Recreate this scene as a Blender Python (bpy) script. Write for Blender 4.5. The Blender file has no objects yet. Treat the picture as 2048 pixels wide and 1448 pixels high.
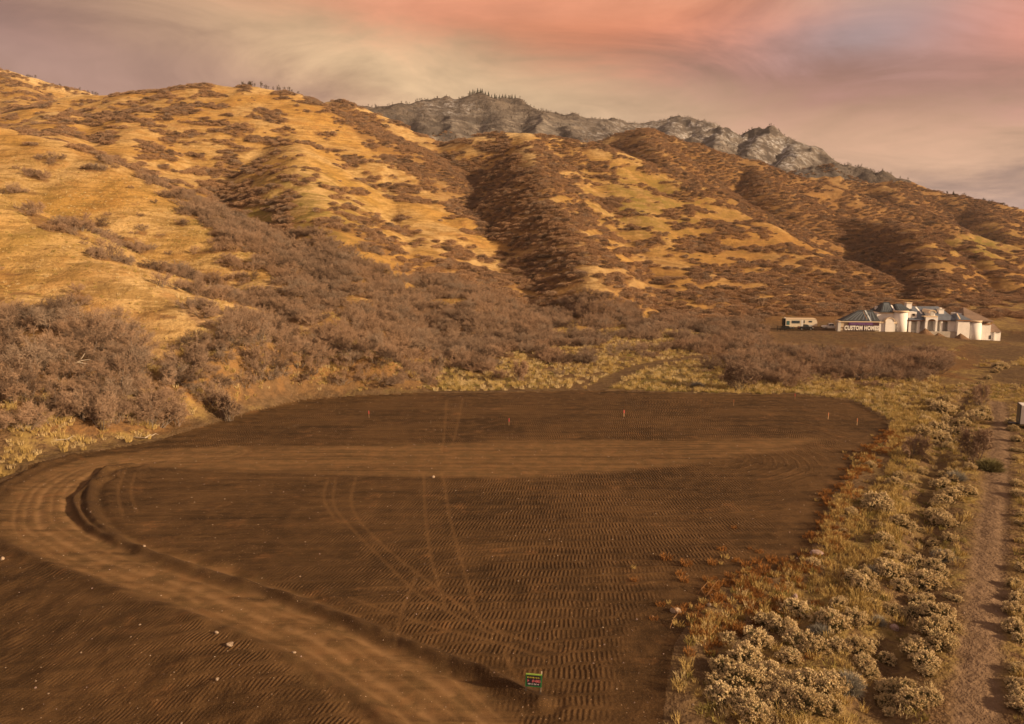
import bpy, bmesh, math, random
import numpy as np
from mathutils import Vector, Matrix

S = bpy.context.scene
COL = S.collection
R = math.radians

# ------------------------------------------------------------------ camera
CAM_H, F_PX, HORIZON = 21.0, 1500.0, 520.0          # metres, photo pixels (2048 wide)
PITCH = math.atan((724.0 - HORIZON) / F_PX)
cam_data = bpy.data.cameras.new('camera')
cam = bpy.data.objects.new('camera', cam_data)
COL.objects.link(cam)
cam.location = (0, 0, CAM_H)
cam.rotation_euler = (math.pi / 2 - PITCH, 0, 0)
cam_data.sensor_width = 36.0
cam_data.lens = 36.0 * F_PX / 2048.0
cam_data.clip_start = 0.5
cam_data.clip_end = 20000
cam_data.dof.use_dof = True
cam_data.dof.focus_distance = 92.0
cam_data.dof.aperture_fstop = 0.5
S.camera = cam
S.view_settings.view_transform = 'Standard'
S.view_settings.look = 'None'
S.view_settings.gamma = 1.0
S.view_settings.exposure = 0.66
S.view_settings.use_curve_mapping = False
S.render.filter_size = 1.15
S.cycles.max_bounces = 4
S.cycles.diffuse_bounces = 2
S.cycles.transparent_max_bounces = 8

# ------------------------------------------------------------------ pixel <-> world
CP, SP = math.cos(PITCH), math.sin(PITCH)
def ray(px, py):
    xc = (px - 1024.0) / F_PX; yc = (724.0 - py) / F_PX
    dy = CP + yc * SP; dz = -SP + yc * CP
    return xc / dy, dz / dy                           # x per metre of depth, z per metre of depth
def P(px, py, D):
    t, e = ray(px, py)
    return (t, D, CAM_H + e * D)
def G(px, py, z=0.0):                                  # point on a level plane
    t, e = ray(px, py)
    D = (z - CAM_H) / e
    return (t * D, D)
def to_px(x, y, z):
    x = np.asarray(x, float); y = np.asarray(y, float); z = np.asarray(z, float) - CAM_H
    f = y * CP - z * SP
    u = y * SP + z * CP
    f = np.where(f < 1, 1, f)
    return 1024 + F_PX * x / f, 724 - F_PX * u / f

# ------------------------------------------------------------------ node helpers
def lin(c):
    return tuple(((v / 255.0) / 12.92 if v <= 10 else (((v / 255.0) + 0.055) / 1.055) ** 2.4) for v in c)
class NT:
    def __init__(s, tree):
        s.t = tree; tree.nodes.clear()
    def n(s, typ, **kw):
        nd = s.t.nodes.new(typ)
        for k, v in kw.items(): setattr(nd, k, v)
        return nd
    def l(s, a, b): s.t.links.new(a, b)
    def put(s, sock, v):
        if isinstance(v, bpy.types.NodeSocket): s.l(v, sock)
        elif v is not None:
            if sock.type == 'RGBA' and len(v) == 3: v = (*v, 1)
            sock.default_value = v
    def m(s, op, a, b=None, c=None, clamp=False):
        nd = s.n('ShaderNodeMath', operation=op, use_clamp=clamp)
        for i, v in enumerate((a, b, c)):
            if v is not None: s.put(nd.inputs[i], v)
        return nd.outputs[0]
    def mix(s, f, a, b, blend='MIX'):
        nd = s.n('ShaderNodeMix', data_type='RGBA', blend_type=blend)
        s.put(nd.inputs[0], f); s.put(nd.inputs[6], a); s.put(nd.inputs[7], b)
        return nd.outputs[2]
    def noise(s, vec, scale, detail=3, rough=0.55, dist=0.0):
        nd = s.n('ShaderNodeTexNoise')
        if vec is not None: s.l(vec, nd.inputs['Vector'])
        nd.inputs['Scale'].default_value = scale; nd.inputs['Detail'].default_value = detail
        nd.inputs['Roughness'].default_value = rough; nd.inputs['Distortion'].default_value = dist
        return nd.outputs[0]
    def rng(s, v, a, b, c=0.0, d=1.0, smooth=True):
        nd = s.n('ShaderNodeMapRange', interpolation_type='SMOOTHSTEP' if smooth else 'LINEAR')
        s.put(nd.inputs[0], v)
        for i, q in enumerate((a, b, c, d)): nd.inputs[i + 1].default_value = q
        return nd.outputs[0]
    def attr(s, name):
        return s.n('ShaderNodeAttribute', attribute_name=name).outputs['Fac']
    def pos(s): return s.n('ShaderNodeNewGeometry').outputs['Position']
    def scalevec(s, v, sx, sy, sz):
        nd = s.n('ShaderNodeMapping'); s.l(v, nd.inputs[0]); nd.inputs['Scale'].default_value = (sx, sy, sz)
        return nd.outputs[0]
    def bump(s, h, strength, dist, normal=None):
        nd = s.n('ShaderNodeBump'); s.put(nd.inputs['Height'], h)
        nd.inputs['Strength'].default_value = strength; nd.inputs['Distance'].default_value = dist
        if normal is not None: s.l(normal, nd.inputs['Normal'])
        return nd.outputs[0]
    def bsdf(s, color, rough=0.9, normal=None, spec=0.2, metallic=0.0):
        b = s.n('ShaderNodeBsdfPrincipled')
        s.put(b.inputs['Base Color'], color); s.put(b.inputs['Roughness'], rough)
        b.inputs['Specular IOR Level'].default_value = spec
        b.inputs['Metallic'].default_value = metallic
        if normal is not None: s.l(normal, b.inputs['Normal'])
        o = s.n('ShaderNodeOutputMaterial'); s.l(b.outputs[0], o.inputs[0])
        return b
def new_mat(name):
    m = bpy.data.materials.new(name); m.use_nodes = True
    return m, NT(m.node_tree)

# ------------------------------------------------------------------ sun and sky
SUN_AZ, SUN_EL = R(114), R(19)                         # azimuth clockwise from +Y
sun_dir = Vector((math.sin(SUN_AZ) * math.cos(SUN_EL), math.cos(SUN_AZ) * math.cos(SUN_EL), math.sin(SUN_EL)))
sun_data = bpy.data.lights.new('sun', 'SUN')
sun_data.energy = 5.0
sun_data.angle = R(1.5)
sun_data.color = (1.0, 0.70, 0.40)
sun = bpy.data.objects.new('sun', sun_data)
COL.objects.link(sun)
sun.rotation_euler = sun_dir.to_track_quat('Z', 'Y').to_euler()
sun.location = (200, -150, 200)

world = bpy.data.worlds.new('World'); S.world = world; world.use_nodes = True
world.cycles.sampling_method = 'NONE'
def build_world():
    w = NT(world.node_tree)
    sky = w.n('ShaderNodeTexSky', sky_type='NISHITA')
    sky.sun_disc = False; sky.sun_elevation = SUN_EL; sky.sun_rotation = SUN_AZ
    sky.air_density = 1.5; sky.dust_density = 3.0
    d = w.n('ShaderNodeTexCoord').outputs['Generated']
    sep = w.n('ShaderNodeSeparateXYZ'); w.l(d, sep.inputs[0])
    a, e = sep.outputs[0], sep.outputs[2]
    # cloud deck seen in perspective: x/(z+k), y/(z+k)
    k = w.m('ADD', w.m('MAXIMUM', e, 0.0), 0.16)
    cmb = w.n('ShaderNodeCombineXYZ')
    w.l(w.m('DIVIDE', a, k), cmb.inputs[0]); w.l(w.m('DIVIDE', sep.outputs[1], k), cmb.inputs[1])
    deck = w.scalevec(cmb.outputs[0], 1.0, 0.75, 1.0)
    rot = w.n('ShaderNodeMapping'); w.l(deck, rot.inputs[0]); rot.inputs['Rotation'].default_value = (0, 0, R(-28)); rot.inputs['Scale'].default_value = (0.62, 1.0, 1)
    n1 = w.noise(rot.outputs[0], 0.9, 5, 0.55, 0.4)
    n2 = w.noise(rot.outputs[0], 2.4, 6, 0.62, 0.9)
    n3 = w.noise(deck, 0.5, 3, 0.5, 0.2)
    wa = w.m('MULTIPLY', w.m('SUBTRACT', n1, 0.5), 0.22)
    we = w.m('ADD', w.m('MULTIPLY', w.m('SUBTRACT', n2, 0.5), 0.09), w.m('MULTIPLY', w.m('SUBTRACT', n1, 0.5), 0.07))
    aw, ew = w.m('ADD', a, wa), w.m('ADD', e, we)
    col = w.mix(w.rng(n3, 0.35, 0.65), lin((158, 130, 120)), lin((190, 158, 134)))
    # broad colour masses of the cloud deck: (px, py, half-width, half-height, tilt, colour, amount)
    blobs = [(250, 40, 620, 110, 0.0, (130, 99, 97), 1.0), (150, 150, 560, 60, 0.12, (158, 130, 126), 0.8),
             (420, 200, 480, 60, 0.0, (160, 128, 118), 0.7), (640, 70, 240, 120, 0.35, (200, 158, 128), 0.85),
             (850, 150, 380, 70, 0.2, (208, 182, 148), 0.95), (1180, 215, 330, 60, 0.1, (203, 178, 146), 0.9),
             (1180, 60, 330, 75, 0.16, (220, 150, 114), 0.95), (1420, 95, 420, 70, 0.16, (216, 140, 110), 1.0),
             (1000, 10, 320, 40, 0.0, (200, 138, 112), 0.85), (1760, 80, 260, 75, -0.1, (150, 138, 145), 1.0),
             (1950, 130, 200, 70, 0.0, (172, 140, 138), 0.8), (2090, 60, 110, 130, 0.0, (216, 140, 118), 0.6),
             (1700, 215, 300, 45, 0.14, (134, 98, 97), 1.0), (1960, 250, 260, 50, 0.1, (176, 138, 132), 0.7),
             (1700, 290, 350, 60, 0.1, (196, 158, 132), 0.75), (1950, 330, 260, 50, 0.1, (202, 168, 146), 0.8),
             (2080, 400, 260, 40, 0.0, (158, 136, 136), 0.8)]
    for px, py, hw, hh, tilt, c, amt in blobs:
        t0, e0 = ray(px, py); nrm = math.sqrt(1 + t0 * t0 + e0 * e0); a0, e0 = t0 / nrm, e0 / nrm
        da = w.m('SUBTRACT', aw, a0); de = w.m('SUBTRACT', ew, e0)
        de = w.m('ADD', de, w.m('MULTIPLY', da, tilt))
        q = w.m('ADD', w.m('POWER', w.m('ABSOLUTE', w.m('DIVIDE', da, hw / F_PX)), 2.0), w.m('POWER', w.m('ABSOLUTE', w.m('DIVIDE', de, hh / F_PX)), 2.0))
        f = w.m('MULTIPLY', w.m('EXPONENT', w.m('MULTIPLY', q, -0.8)), amt)
        col = w.mix(f, col, lin((min(255, c[0] * 1.03), c[1] * 1.0, c[2] * 0.97)))
    n4 = w.noise(rot.outputs[0], 6.5, 4, 0.6, 1.2)
    tex = w.m('ADD', w.m('MULTIPLY', w.m('SUBTRACT', n2, 0.5), 1.3), w.m('MULTIPLY_ADD', w.m('SUBTRACT', n4, 0.5), 0.18, 0.99))
    col = w.mix(1.0, col, w.mix(0.0, tex, tex), 'MULTIPLY')
    hs = w.n('ShaderNodeHueSaturation'); hs.inputs['Saturation'].default_value = 1.03; w.l(col, hs.inputs['Color']); col = hs.outputs[0]
    bg1 = w.n('ShaderNodeBackground'); w.l(sky.outputs[0], bg1.inputs[0]); bg1.inputs[1].default_value = 0.06
    bg2 = w.n('ShaderNodeBackground'); w.l(col, bg2.inputs[0]); bg2.inputs[1].default_value = 0.71
    mx = w.n('ShaderNodeMixShader'); mx.inputs[0].default_value = 0.97
    w.l(bg1.outputs[0], mx.inputs[1]); w.l(bg2.outputs[0], mx.inputs[2])
    o = w.n('ShaderNodeOutputWorld'); w.l(mx.outputs[0], o.inputs[0])
build_world()

# ------------------------------------------------------------------ numpy noise
def _h(ix, iy, seed):
    h = (ix.astype(np.int64) * 374761393 + iy.astype(np.int64) * 668265263 + seed * 974634777) & 0xFFFFFFFF
    h = ((h ^ (h >> 13)) * 1274126177) & 0xFFFFFFFF
    return ((h ^ (h >> 16)) & 1023) * (2 * math.pi / 1024.0)
def perlin(x, y, seed=0):
    x = np.asarray(x, float); y = np.asarray(y, float)
    ix, iy = np.floor(x), np.floor(y); fx, fy = x - ix, y - iy
    u = fx * fx * fx * (fx * (fx * 6 - 15) + 10); v = fy * fy * fy * (fy * (fy * 6 - 15) + 10)
    def g(ox, oy):
        a = _h(ix + ox, iy + oy, seed)
        return np.cos(a) * (fx - ox) + np.sin(a) * (fy - oy)
    return ((g(0, 0) * (1 - u) + g(1, 0) * u) * (1 - v) + (g(0, 1) * (1 - u) + g(1, 1) * u) * v) * 1.5
def fbm(x, y, oct=4, seed=0, gain=0.5):
    s = 0; a = 1.0; n = 0
    for o in range(oct):
        s = s + a * perlin(x * 2 ** o + 17.3 * o, y * 2 ** o - 9.1 * o, seed + o); n += a; a *= gain
    return s / n
def sstep(a, b, x):
    t = np.clip((x - a) / (b - a), 0, 1); return t * t * (3 - 2 * t)

# ------------------------------------------------------------------ terrain: control lines read off the photograph
SPURS = [  # crest lines (slope of the flanks, roundness of the crest, [(px, py, depth in metres)])
 (0.52, 5, [(-260,280,175),(-150,340,164),(0,407,148),(60,452,142),(121,490,136),(180,522,131),(242,556,126),(349,610,119),(430,655,114),(500,700,112)]),
 (0.50, 5, [(-60,560,122),(40,590,114),(110,660,103),(150,730,97)]),
 (0.50, 7, [(-260,170,300),(0,257,270),(104,280,262),(193,321,250),(266,356,240),(345,414,226),(400,444,218),(459,476,208),(540,555,185),(620,610,168),(700,650,150)]),
 (0.75, 2, [(585,650,137),(615,655,132),(660,668,128),(700,686,124),(760,715,121)]),
 # second hill
 (0.50, 22, [(190,193,560),(250,194,560),(330,184,560),(430,171,560),(500,177,560),(560,186,560),(600,209,555)]),
 (0.52, 14, [(330,184,560),(285,235,465),(262,285,395),(258,335,345),(270,390,300)]),
 (0.50, 14, [(120,225,470),(90,262,400),(110,290,350),(160,320,310)]),
 (0.52, 14, [(480,178,550),(440,225,505),(400,265,462),(365,300,432)]),
 (0.55, 9, [(600,209,575),(590,240,535),(650,268,505),(720,300,475),(800,350,438),(860,398,405),(920,440,376),(1000,500,336),(1060,548,300),(1120,590,262)]),
 (0.68, 11, [(592,250,500),(598,300,395),(610,360,325),(636,430,268),(668,500,226),(695,565,194),(712,630,166),(735,680,145)]),
 (0.45, 12, [(800,350,438),(820,430,360),(850,510,290),(880,580,232),(910,630,190)]),
 (0.55, 12, [(560,200,650),(640,213,645),(680,202,645),(720,215,640),(760,235,632),(820,265,615),(870,290,600),(940,330,560)]),
 (0.55, 10, [(680,202,645),(730,250,580),(780,290,530)]),
 # third hill
 (0.66, 12, [(800,310,640),(880,300,610),(930,283,590),(990,268,570),(1050,265,560),(1130,280,555),(1180,290,550),(1250,320,540),(1330,355,520),(1400,390,500),(1500,440,470),(1600,490,440),(1680,530,408),(1760,565,375)]),
 (0.70, 7, [(1050,268,555),(1064,300,485),(1076,340,430),(1096,400,372),(1130,450,332),(1165,500,298),(1182,550,268),(1196,600,242),(1215,640,218)]),
 (0.48, 22, [(1180,290,550),(1225,370,485),(1275,450,412),(1310,520,352),(1340,580,300)]),
 (0.42, 25, [(1330,355,520),(1400,440,455),(1450,520,385),(1490,570,330)]),
 # fourth hill and the ridges to the right
 (0.66, 14, [(1120,300,850),(1200,285,840),(1240,270,830),(1290,257,820),(1330,270,815),(1380,285,810),(1450,310,800),(1500,320,790),(1560,345,780),(1650,370,770),(1750,400,760),(1850,430,740),(1950,470,715),(2100,515,680)]),
 (0.70, 8, [(1290,257,820),(1305,290,700),(1340,335,625),(1400,382,580),(1480,430,540)]),
 (0.60, 9, [(1500,320,790),(1530,365,700),(1560,395,660)]),
 (0.68, 10, [(1430,395,720),(1480,402,705),(1560,423,672),(1680,432,640),(1760,440,610),(1830,455,582),(1900,470,558),(2000,500,525),(2100,530,505)]),
 (0.70, 8, [(1770,441,608),(1822,466,510),(1855,502,440),(1868,545,385),(1880,580,345)]),
 (0.55, 8, [(1930,480,548),(1985,530,460),(2020,570,400)]),
 (0.55, 16, [(1740,350,1040),(1800,362,1020),(1850,378,995),(1900,388,970),(1980,405,940),(2048,420,920),(2250,455,880)]),
 (0.60, 12, [(1800,362,1020),(1785,395,900),(1830,420,830),(1880,445,770)]), (0.55, 12, [(1960,402,945),(1985,440,840),(2030,475,760)]),
 (0.75, 8, [(1570,350,970),(1600,332,985),(1640,325,990),(1690,342,975),(1740,365,950),(1775,372,930),(1810,395,890)]),
 # mountains behind
 (0.65, 25, [(690,222,1080),(730,212,1120),(800,213,1160),(850,205,1190),(900,197,1220),(960,192,1230),(1030,203,1230),(1080,215,1220),(1130,236,1190),(1170,265,1120)]),
 (0.70, 22, [(840,208,1190),(850,250,1060),(840,290,930)]), (0.70, 20, [(930,197,1225),(915,240,1090),(900,285,950)]), (0.70, 20, [(1000,200,1225),(1000,240,1090),(990,280,950)]), (0.70, 20, [(1070,214,1220),(1070,245,1100),(1075,285,960)]), (0.70, 20, [(1120,232,1195),(1140,262,1080),(1170,290,980)]),
 (0.60, 25, [(1090,232,1700),(1140,228,1720),(1200,235,1760),(1260,246,1800),(1300,240,1800),(1350,233,1800),(1400,243,1760),(1450,262,1700)]),
 (0.75, 14, [(1350,233,1800),(1340,265,1600),(1310,290,1450)]), (0.75, 14, [(1200,235,1760),(1215,265,1600),(1230,290,1450)]),
 (0.80, 12, [(1380,275,1330),(1420,258,1400),(1450,254,1410),(1480,266,1415),(1520,258,1415),(1545,255,1405),(1590,275,1385),(1640,305,1340),(1680,322,1300),(1720,328,1260),(1760,345,1215),(1795,360,1160)]),
 (0.85, 10, [(1440,256,1405),(1430,290,1250),(1410,320,1120)]), (0.85, 10, [(1540,256,1405),(1510,290,1280),(1480,318,1150)]), (0.85, 10, [(1590,275,1385),(1580,305,1260),(1560,335,1120)]), (0.85, 10, [(1680,322,1300),(1660,340,1180),(1640,365,1050)]),
 (0.55, 22, [(-200,115,840),(-60,130,840),(0,140,840),(50,155,840),(100,168,840),(150,180,845),(190,190,850),(260,215,850)]), (0.55, 16, [(20,145,840),(50,195,700),(60,240,580),(70,270,500)]),
]
HIDDEN = [  # foot of the slopes: (px, depth, z)
 (0,200,8),(200,190,7),(400,175,5),(0,330,20),(250,300,12),(450,300,10),(600,300,8),(800,300,8),(950,330,10),(1050,320,8),(1150,330,6),(1300,360,6),(1450,400,6),(1600,420,5),(1700,440,5),(1900,460,5),(2048,460,4),
 (0,450,40),(300,480,38),(500,440,40),(700,500,38),(850,500,36),(900,440,30),(960,480,36),(1000,400,18),(1150,500,30),(1300,560,30),(1500,560,18),(1640,560,12),(1740,500,8),(1900,580,12),(2048,580,8),
 (0,700,80),(400,700,70),(800,700,64),(1100,700,54),(1230,700,60),(1400,700,36),(1600,700,22),(1720,640,16),(1800,700,16),(2048,700,12),
 (500,1000,100),(900,950,100),(1200,950,90),(1500,950,50),(1800,900,24),(2048,900,14),(300,1000,90),
 (960,1450,150),(800,1400,120),(1100,1400,140),(1300,2300,200),(1500,1700,120),(1650,1600,90),(1790,1450,60),(1900,1200,30),(2048,1150,30),
 (0,1100,90),(190,1100,90),(0,2600,60),(500,2600,80),(1000,2600,100),(1500,2600,100),(2048,2600,30),
]
PLAIN = [(px, py) for py in (1448, 1250, 1100, 980, 890) for px in range(0, 2300, 190)] + \
        [(0,925),(150,905),(300,880),(420,845),(520,815),(640,795),(800,777),(950,762),(1100,747),(1250,735)] + \
        [(px, 830) for px in range(600, 2200, 190)] + [(px, 780) for px in range(850, 2200, 190)] + \
        [(px, 735) for px in range(1400, 2200, 170)]
BENCH = [(1000,715,153),(1100,690,172),(1150,650,206),(1250,660,205),(1300,625,262),(1400,650,235),(1450,690,185),(1500,632,275),(1500,660,232),(1600,625,300),(1650,640,262),
         (1560,662,240),(1600,662,241),(1680,662,241),(1760,662,240),(1810,663,238),(1860,668,236),(1920,678,232),(1980,683,228),(2048,690,225),
         (1620,690,214),(1700,694,208),(1800,697,205),(1900,712,190),(2000,722,178),(1700,640,275),(1850,635,285),(2000,640,280),(2048,650,275),(1850,600,330)]
def build_controls():
    pts = []
    for px, D, z in HIDDEN: pts.append((ray(px, 400)[0], D, z))
    for px, py in PLAIN:
        x, y = G(px, py); pts.append((x / y, y, 0.0))
    for px, py, D in BENCH: pts.append(P(px, py, D))
    tl, tr = ray(0, 500)[0], ray(2048, 500)[0]
    ext = []
    for t, D, z in pts:
        if t < tl + 0.06: ext += [(t - 0.2, D, z * 1.05), (t - 0.55, D, z * 1.1)]
        if t > tr - 0.08: ext += [(t + 0.2, D, z * 0.95), (t + 0.5, D, z * 0.9)]
    pts += ext
    pts += [(t, 12.0, 0.0) for t in np.linspace(-1.4, 1.4, 9)]
    q = np.array(pts)
    key = np.round(np.stack([q[:, 0] * 150, np.log(q[:, 1]) * 60], 1)).astype(int)
    _, idx = np.unique(key, axis=0, return_index=True)
    return q[idx]
CT = build_controls()
def rbf_fit(q, c=0.006, lam=0.002):
    p = np.stack([q[:, 0], np.log(q[:, 1])], 1); n = len(p)
    K = -np.sqrt(((p[:, None] - p[None]) ** 2).sum(2) + c * c) - lam * np.eye(n)
    A = np.zeros((n + 1, n + 1)); A[:n, :n] = K; A[:n, n] = 1; A[n, :n] = 1
    return p, np.linalg.solve(A, np.append(q[:, 2], 0)), c
RP, RW, RC = rbf_fit(CT)
def rbf(t, lD):
    out = np.empty(t.shape); tf, lf, of = t.ravel(), lD.ravel(), out.ravel()
    for i in range(0, len(tf), 20000):
        d = np.sqrt((tf[i:i+20000, None] - RP[None, :, 0]) ** 2 + (lf[i:i+20000, None] - RP[None, :, 1]) ** 2 + RC * RC)
        of[i:i+20000] = -d @ RW[:-1] + RW[-1]
    return out

tc = np.concatenate([-np.geomspace(1.5, 0.76, 26)[:-1], np.arange(-0.76, 0.7601, 0.0020), np.geomspace(0.76, 1.5, 26)[1:]])
Dr = [17.0]
while Dr[-1] < 2600:
    D = Dr[-1]
    Dr.append(D + min(D * D * 1.4 / (CAM_H * 750), D * (0.0046 if D < 700 else 0.0075)))
Dr = np.array(Dr)
NC, NR = len(tc), len(Dr)
def upsample(coarse, rc, rf, cc, cf):
    a = np.empty((len(rf), coarse.shape[1]))
    for j in range(coarse.shape[1]): a[:, j] = np.interp(rf, rc, coarse[:, j])
    b = np.empty((len(rf), len(cf)))
    for i in range(len(rf)): b[i] = np.interp(cf, cc, a[i])
    return b
lDr = np.log(Dr)
rc = np.append(lDr[:-1:2], lDr[-1]); cc = np.append(tc[:-1:2], tc[-1])
TT, LL = np.meshgrid(cc, rc)
def spur_surface(x, y, base):
    out = base
    for slope, rr, ln in SPURS:
        q = [P(*p) for p in ln]; q = [(t * D, D, z) for t, D, z in q]
        best = np.full(x.shape, -1e3)
        for a, b in zip(q[:-1], q[1:]):
            dx, dy = b[0] - a[0], b[1] - a[1]; L2 = dx * dx + dy * dy
            k = np.clip(((x - a[0]) * dx + (y - a[1]) * dy) / L2, 0, 1)
            d2 = (x - a[0] - k * dx) ** 2 + (y - a[1] - k * dy) ** 2
            best = np.maximum(best, a[2] + (b[2] - a[2]) * k - slope * (np.sqrt(d2 + rr * rr) - rr))
        w = np.clip(0.009 * y, 0.8, 5.0)                     # rounded gully floors
        h = np.clip(0.5 + 0.5 * (best - out) / w, 0, 1)
        out = out + (best - out) * h + w * h * (1 - h) * 0.5
    return out
Z = upsample(spur_surface(TT * np.exp(LL), np.exp(LL), rbf(TT, LL)), rc, lDr, cc, tc)
T2, D2 = np.meshgrid(tc, Dr)
X, Y = T2 * D2, D2

# ---- plan shapes on the level ground (pixel outlines turned into metres)
def poly_world(pp): return np.array([G(*p) for p in pp])
def smooth_line(pp, n=5):
    p = [np.array(q, float) for q in pp]; p = [2 * p[0] - p[1]] + p + [2 * p[-1] - p[-2]]; out = []
    for i in range(1, len(p) - 2):
        for k in range(n):
            t = k / n
            out.append(0.5 * (2*p[i] + (p[i+1]-p[i-1])*t + (2*p[i-1]-5*p[i]+4*p[i+1]-p[i+2])*t*t + (3*p[i]-p[i-1]-3*p[i+1]+p[i+2])*t**3))
    out.append(p[-2]); return np.array(out)
def seg_dist(x, y, line, want_s=False, reach=9.0):
    lo, hi = line.min(0) - reach, line.max(0) + reach
    k = (x > lo[0]) & (x < hi[0]) & (y > lo[1]) & (y < hi[1])
    r = np.full(x.shape, 99.0)
    if want_s:
        sd, ss = np.zeros(x.shape), np.zeros(x.shape)
        r[k], sd[k], ss[k] = _seg(x[k], y[k], line, True); return r, sd, ss
    r[k] = _seg(x[k], y[k], line, False); return r
def _seg(x, y, line, want_s=False):
    best = np.full(x.shape, 1e9); side = np.zeros(x.shape); ss = np.zeros(x.shape); acc = 0.0
    for a, b in zip(line[:-1], line[1:]):
        d = b - a; L = math.hypot(*d)
        if L < 1e-6: continue
        k = np.clip(((x - a[0]) * d[0] + (y - a[1]) * d[1]) / (L * L), 0, 1)
        dx, dy = x - a[0] - k * d[0], y - a[1] - k * d[1]
        r = np.hypot(dx, dy); m = r < best
        best = np.where(m, r, best)
        if want_s:
            side = np.where(m, np.sign(d[0] * dy - d[1] * dx), side)
            ss = np.where(m, acc + k * L, ss)
        acc += L
    return (best, side, ss) if want_s else best
def inside(x, y, poly):
    c = np.zeros(x.shape, bool); n = len(poly)
    for i in range(n):
        (x1, y1), (x2, y2) = poly[i], poly[(i + 1) % n]
        if y1 == y2: continue
        c ^= ((y1 > y) != (y2 > y)) & (x < (x2 - x1) * (y - y1) / (y2 - y1) + x1)
    return c
def sdf(x, y, poly):
    d = seg_dist(x, y, np.vstack([poly, poly[:1]]))
    return np.where(inside(x, y, poly), -d, d)

LOT = poly_world([(-420,1080),(-150,1000),(0,952),(60,930),(150,910),(300,886),(420,852),(500,826),(600,802),(700,794),(850,786),(1000,787),(1150,781),(1300,785),(1450,790),(1600,791),(1700,802),
                  (1750,826),(1778,850),(1762,880),(1725,910),(1690,950),(1660,1000),(1640,1060),(1622,1100),(1600,1130),(1520,1150),(1440,1180),(1390,1225),(1350,1290),(1335,1360),(1325,1448),(1310,1700),(-600,1700)])
ROAD_C = poly_world([tuple(p) for p in smooth_line([(1180,1800),(1010,1600),(880,1440),(740,1330),(560,1240),(380,1165),(220,1110),(110,1062),(85,1010),(115,965),(190,930),(300,914),(450,906)])])
ROAD_HW = 3.1
SMOOTH = poly_world([(230,915),(400,903),(700,892),(1000,884),(1400,882),(1640,878),(1560,900),(1400,925),(1200,945),(1000,956),(800,952),(600,945),(400,938),(260,930)])
TRAIL = poly_world([tuple(p) for p in smooth_line([(1930,1800),(1950,1448),(1962,1300),(1975,1150),(1990,1000),(2000,900),(2003,850),(1996,805)])])
TRACK = np.array([G(*p) for p in smooth_line([(1190,790),(1205,770),(1240,748),(1290,732),(1370,720),(1460,708),(1540,690)])])
BERM = poly_world([tuple(p) for p in smooth_line([(262,928),(215,938),(188,960),(176,1000),(196,1048),(270,1095),(400,1140),(600,1203),(800,1283),(960,1345),(1080,1400)])])
BERM2 = poly_world([tuple(p) for p in smooth_line([(215,955),(160,985),(150,1010),(175,1050),(240,1085)])])
OUTER = poly_world([tuple(p) for p in smooth_line([(150,912),(60,938),(0,975),(-40,1020),(-30,1070),(60,1115),(200,1172),(330,1215),(480,1272),(640,1345),(760,1430),(850,1520)])])
TRACKS = [[(672,955),(667,1005),(690,1042),(760,1112),(830,1182),(900,1225),(985,1268)], [(712,955),(703,1010),(738,1062),(830,1142),(950,1232),(1010,1272)],
          [(848,950),(851,1030),(864,1120),(892,1215)], [(886,948),(897,1020),(917,1100),(942,1185),(962,1240),(1015,1268),(1110,1302)],
          [(655,960),(648,1000),(668,1035)], [(838,1140),(815,1195),(800,1240),(795,1290)], [(1010,1300),(1020,1330),(1045,1360)],
          [(700,1195),(800,1232),(900,1262),(1010,1290),(1090,1315)], [(893,800),(890,850),(885,905)], [(925,798),(915,850),(905,890)],
          [(270,945),(262,985),(275,1025)],[(250,940),(236,985),(246,1030)], [(900,1340),(940,1390),(1000,1448)]]
TRACKS = [poly_world([tuple(p) for p in smooth_line(t, 4)]) for t in TRACKS]
DITCH = poly_world([tuple(p) for p in smooth_line([(1640,1800),(1740,1448),(1790,1300),(1830,1180),(1850,1080),(1862,980),(1880,900),(1905,830),(1945,775)])])

near = D2 < 175
xn, yn = X[near], Y[near]
def nearmap(fn, fill):
    a = np.full(X.shape, float(fill)); a[near] = fn(xn, yn); return a
lot_sd = nearmap(lambda x, y: sdf(x, y, LOT), 99)
road_d, road_side, road_s = (np.full(X.shape, 99.0), np.zeros(X.shape), np.zeros(X.shape))
road_d[near], road_side[near], road_s[near] = seg_dist(xn, yn, ROAD_C, True)
smooth_sd = nearmap(lambda x, y: sdf(x, y, SMOOTH), 99)
trail_d = nearmap(lambda x, y: seg_dist(x, y, TRAIL), 99)
track_d = np.full(X.shape, 99.0); mm = D2 < 260
track_d[mm] = seg_dist(X[mm], Y[mm], TRACK)
berm_d = nearmap(lambda x, y: np.minimum(seg_dist(x, y, BERM), seg_dist(x, y, BERM2) * 1.6), 99)
outer_d = nearmap(lambda x, y: seg_dist(x, y, OUTER), 99)
ditch_d = nearmap(lambda x, y: seg_dist(x, y, DITCH), 99)
tyre = np.zeros(X.shape)
def _tyre(x, y):
    m = np.zeros(x.shape)
    for t in TRACKS: m = np.maximum(m, 1 - sstep(0.07, 0.22, seg_dist(x, y, t)))
    return m
tyre[near] = _tyre(xn, yn)

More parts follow.
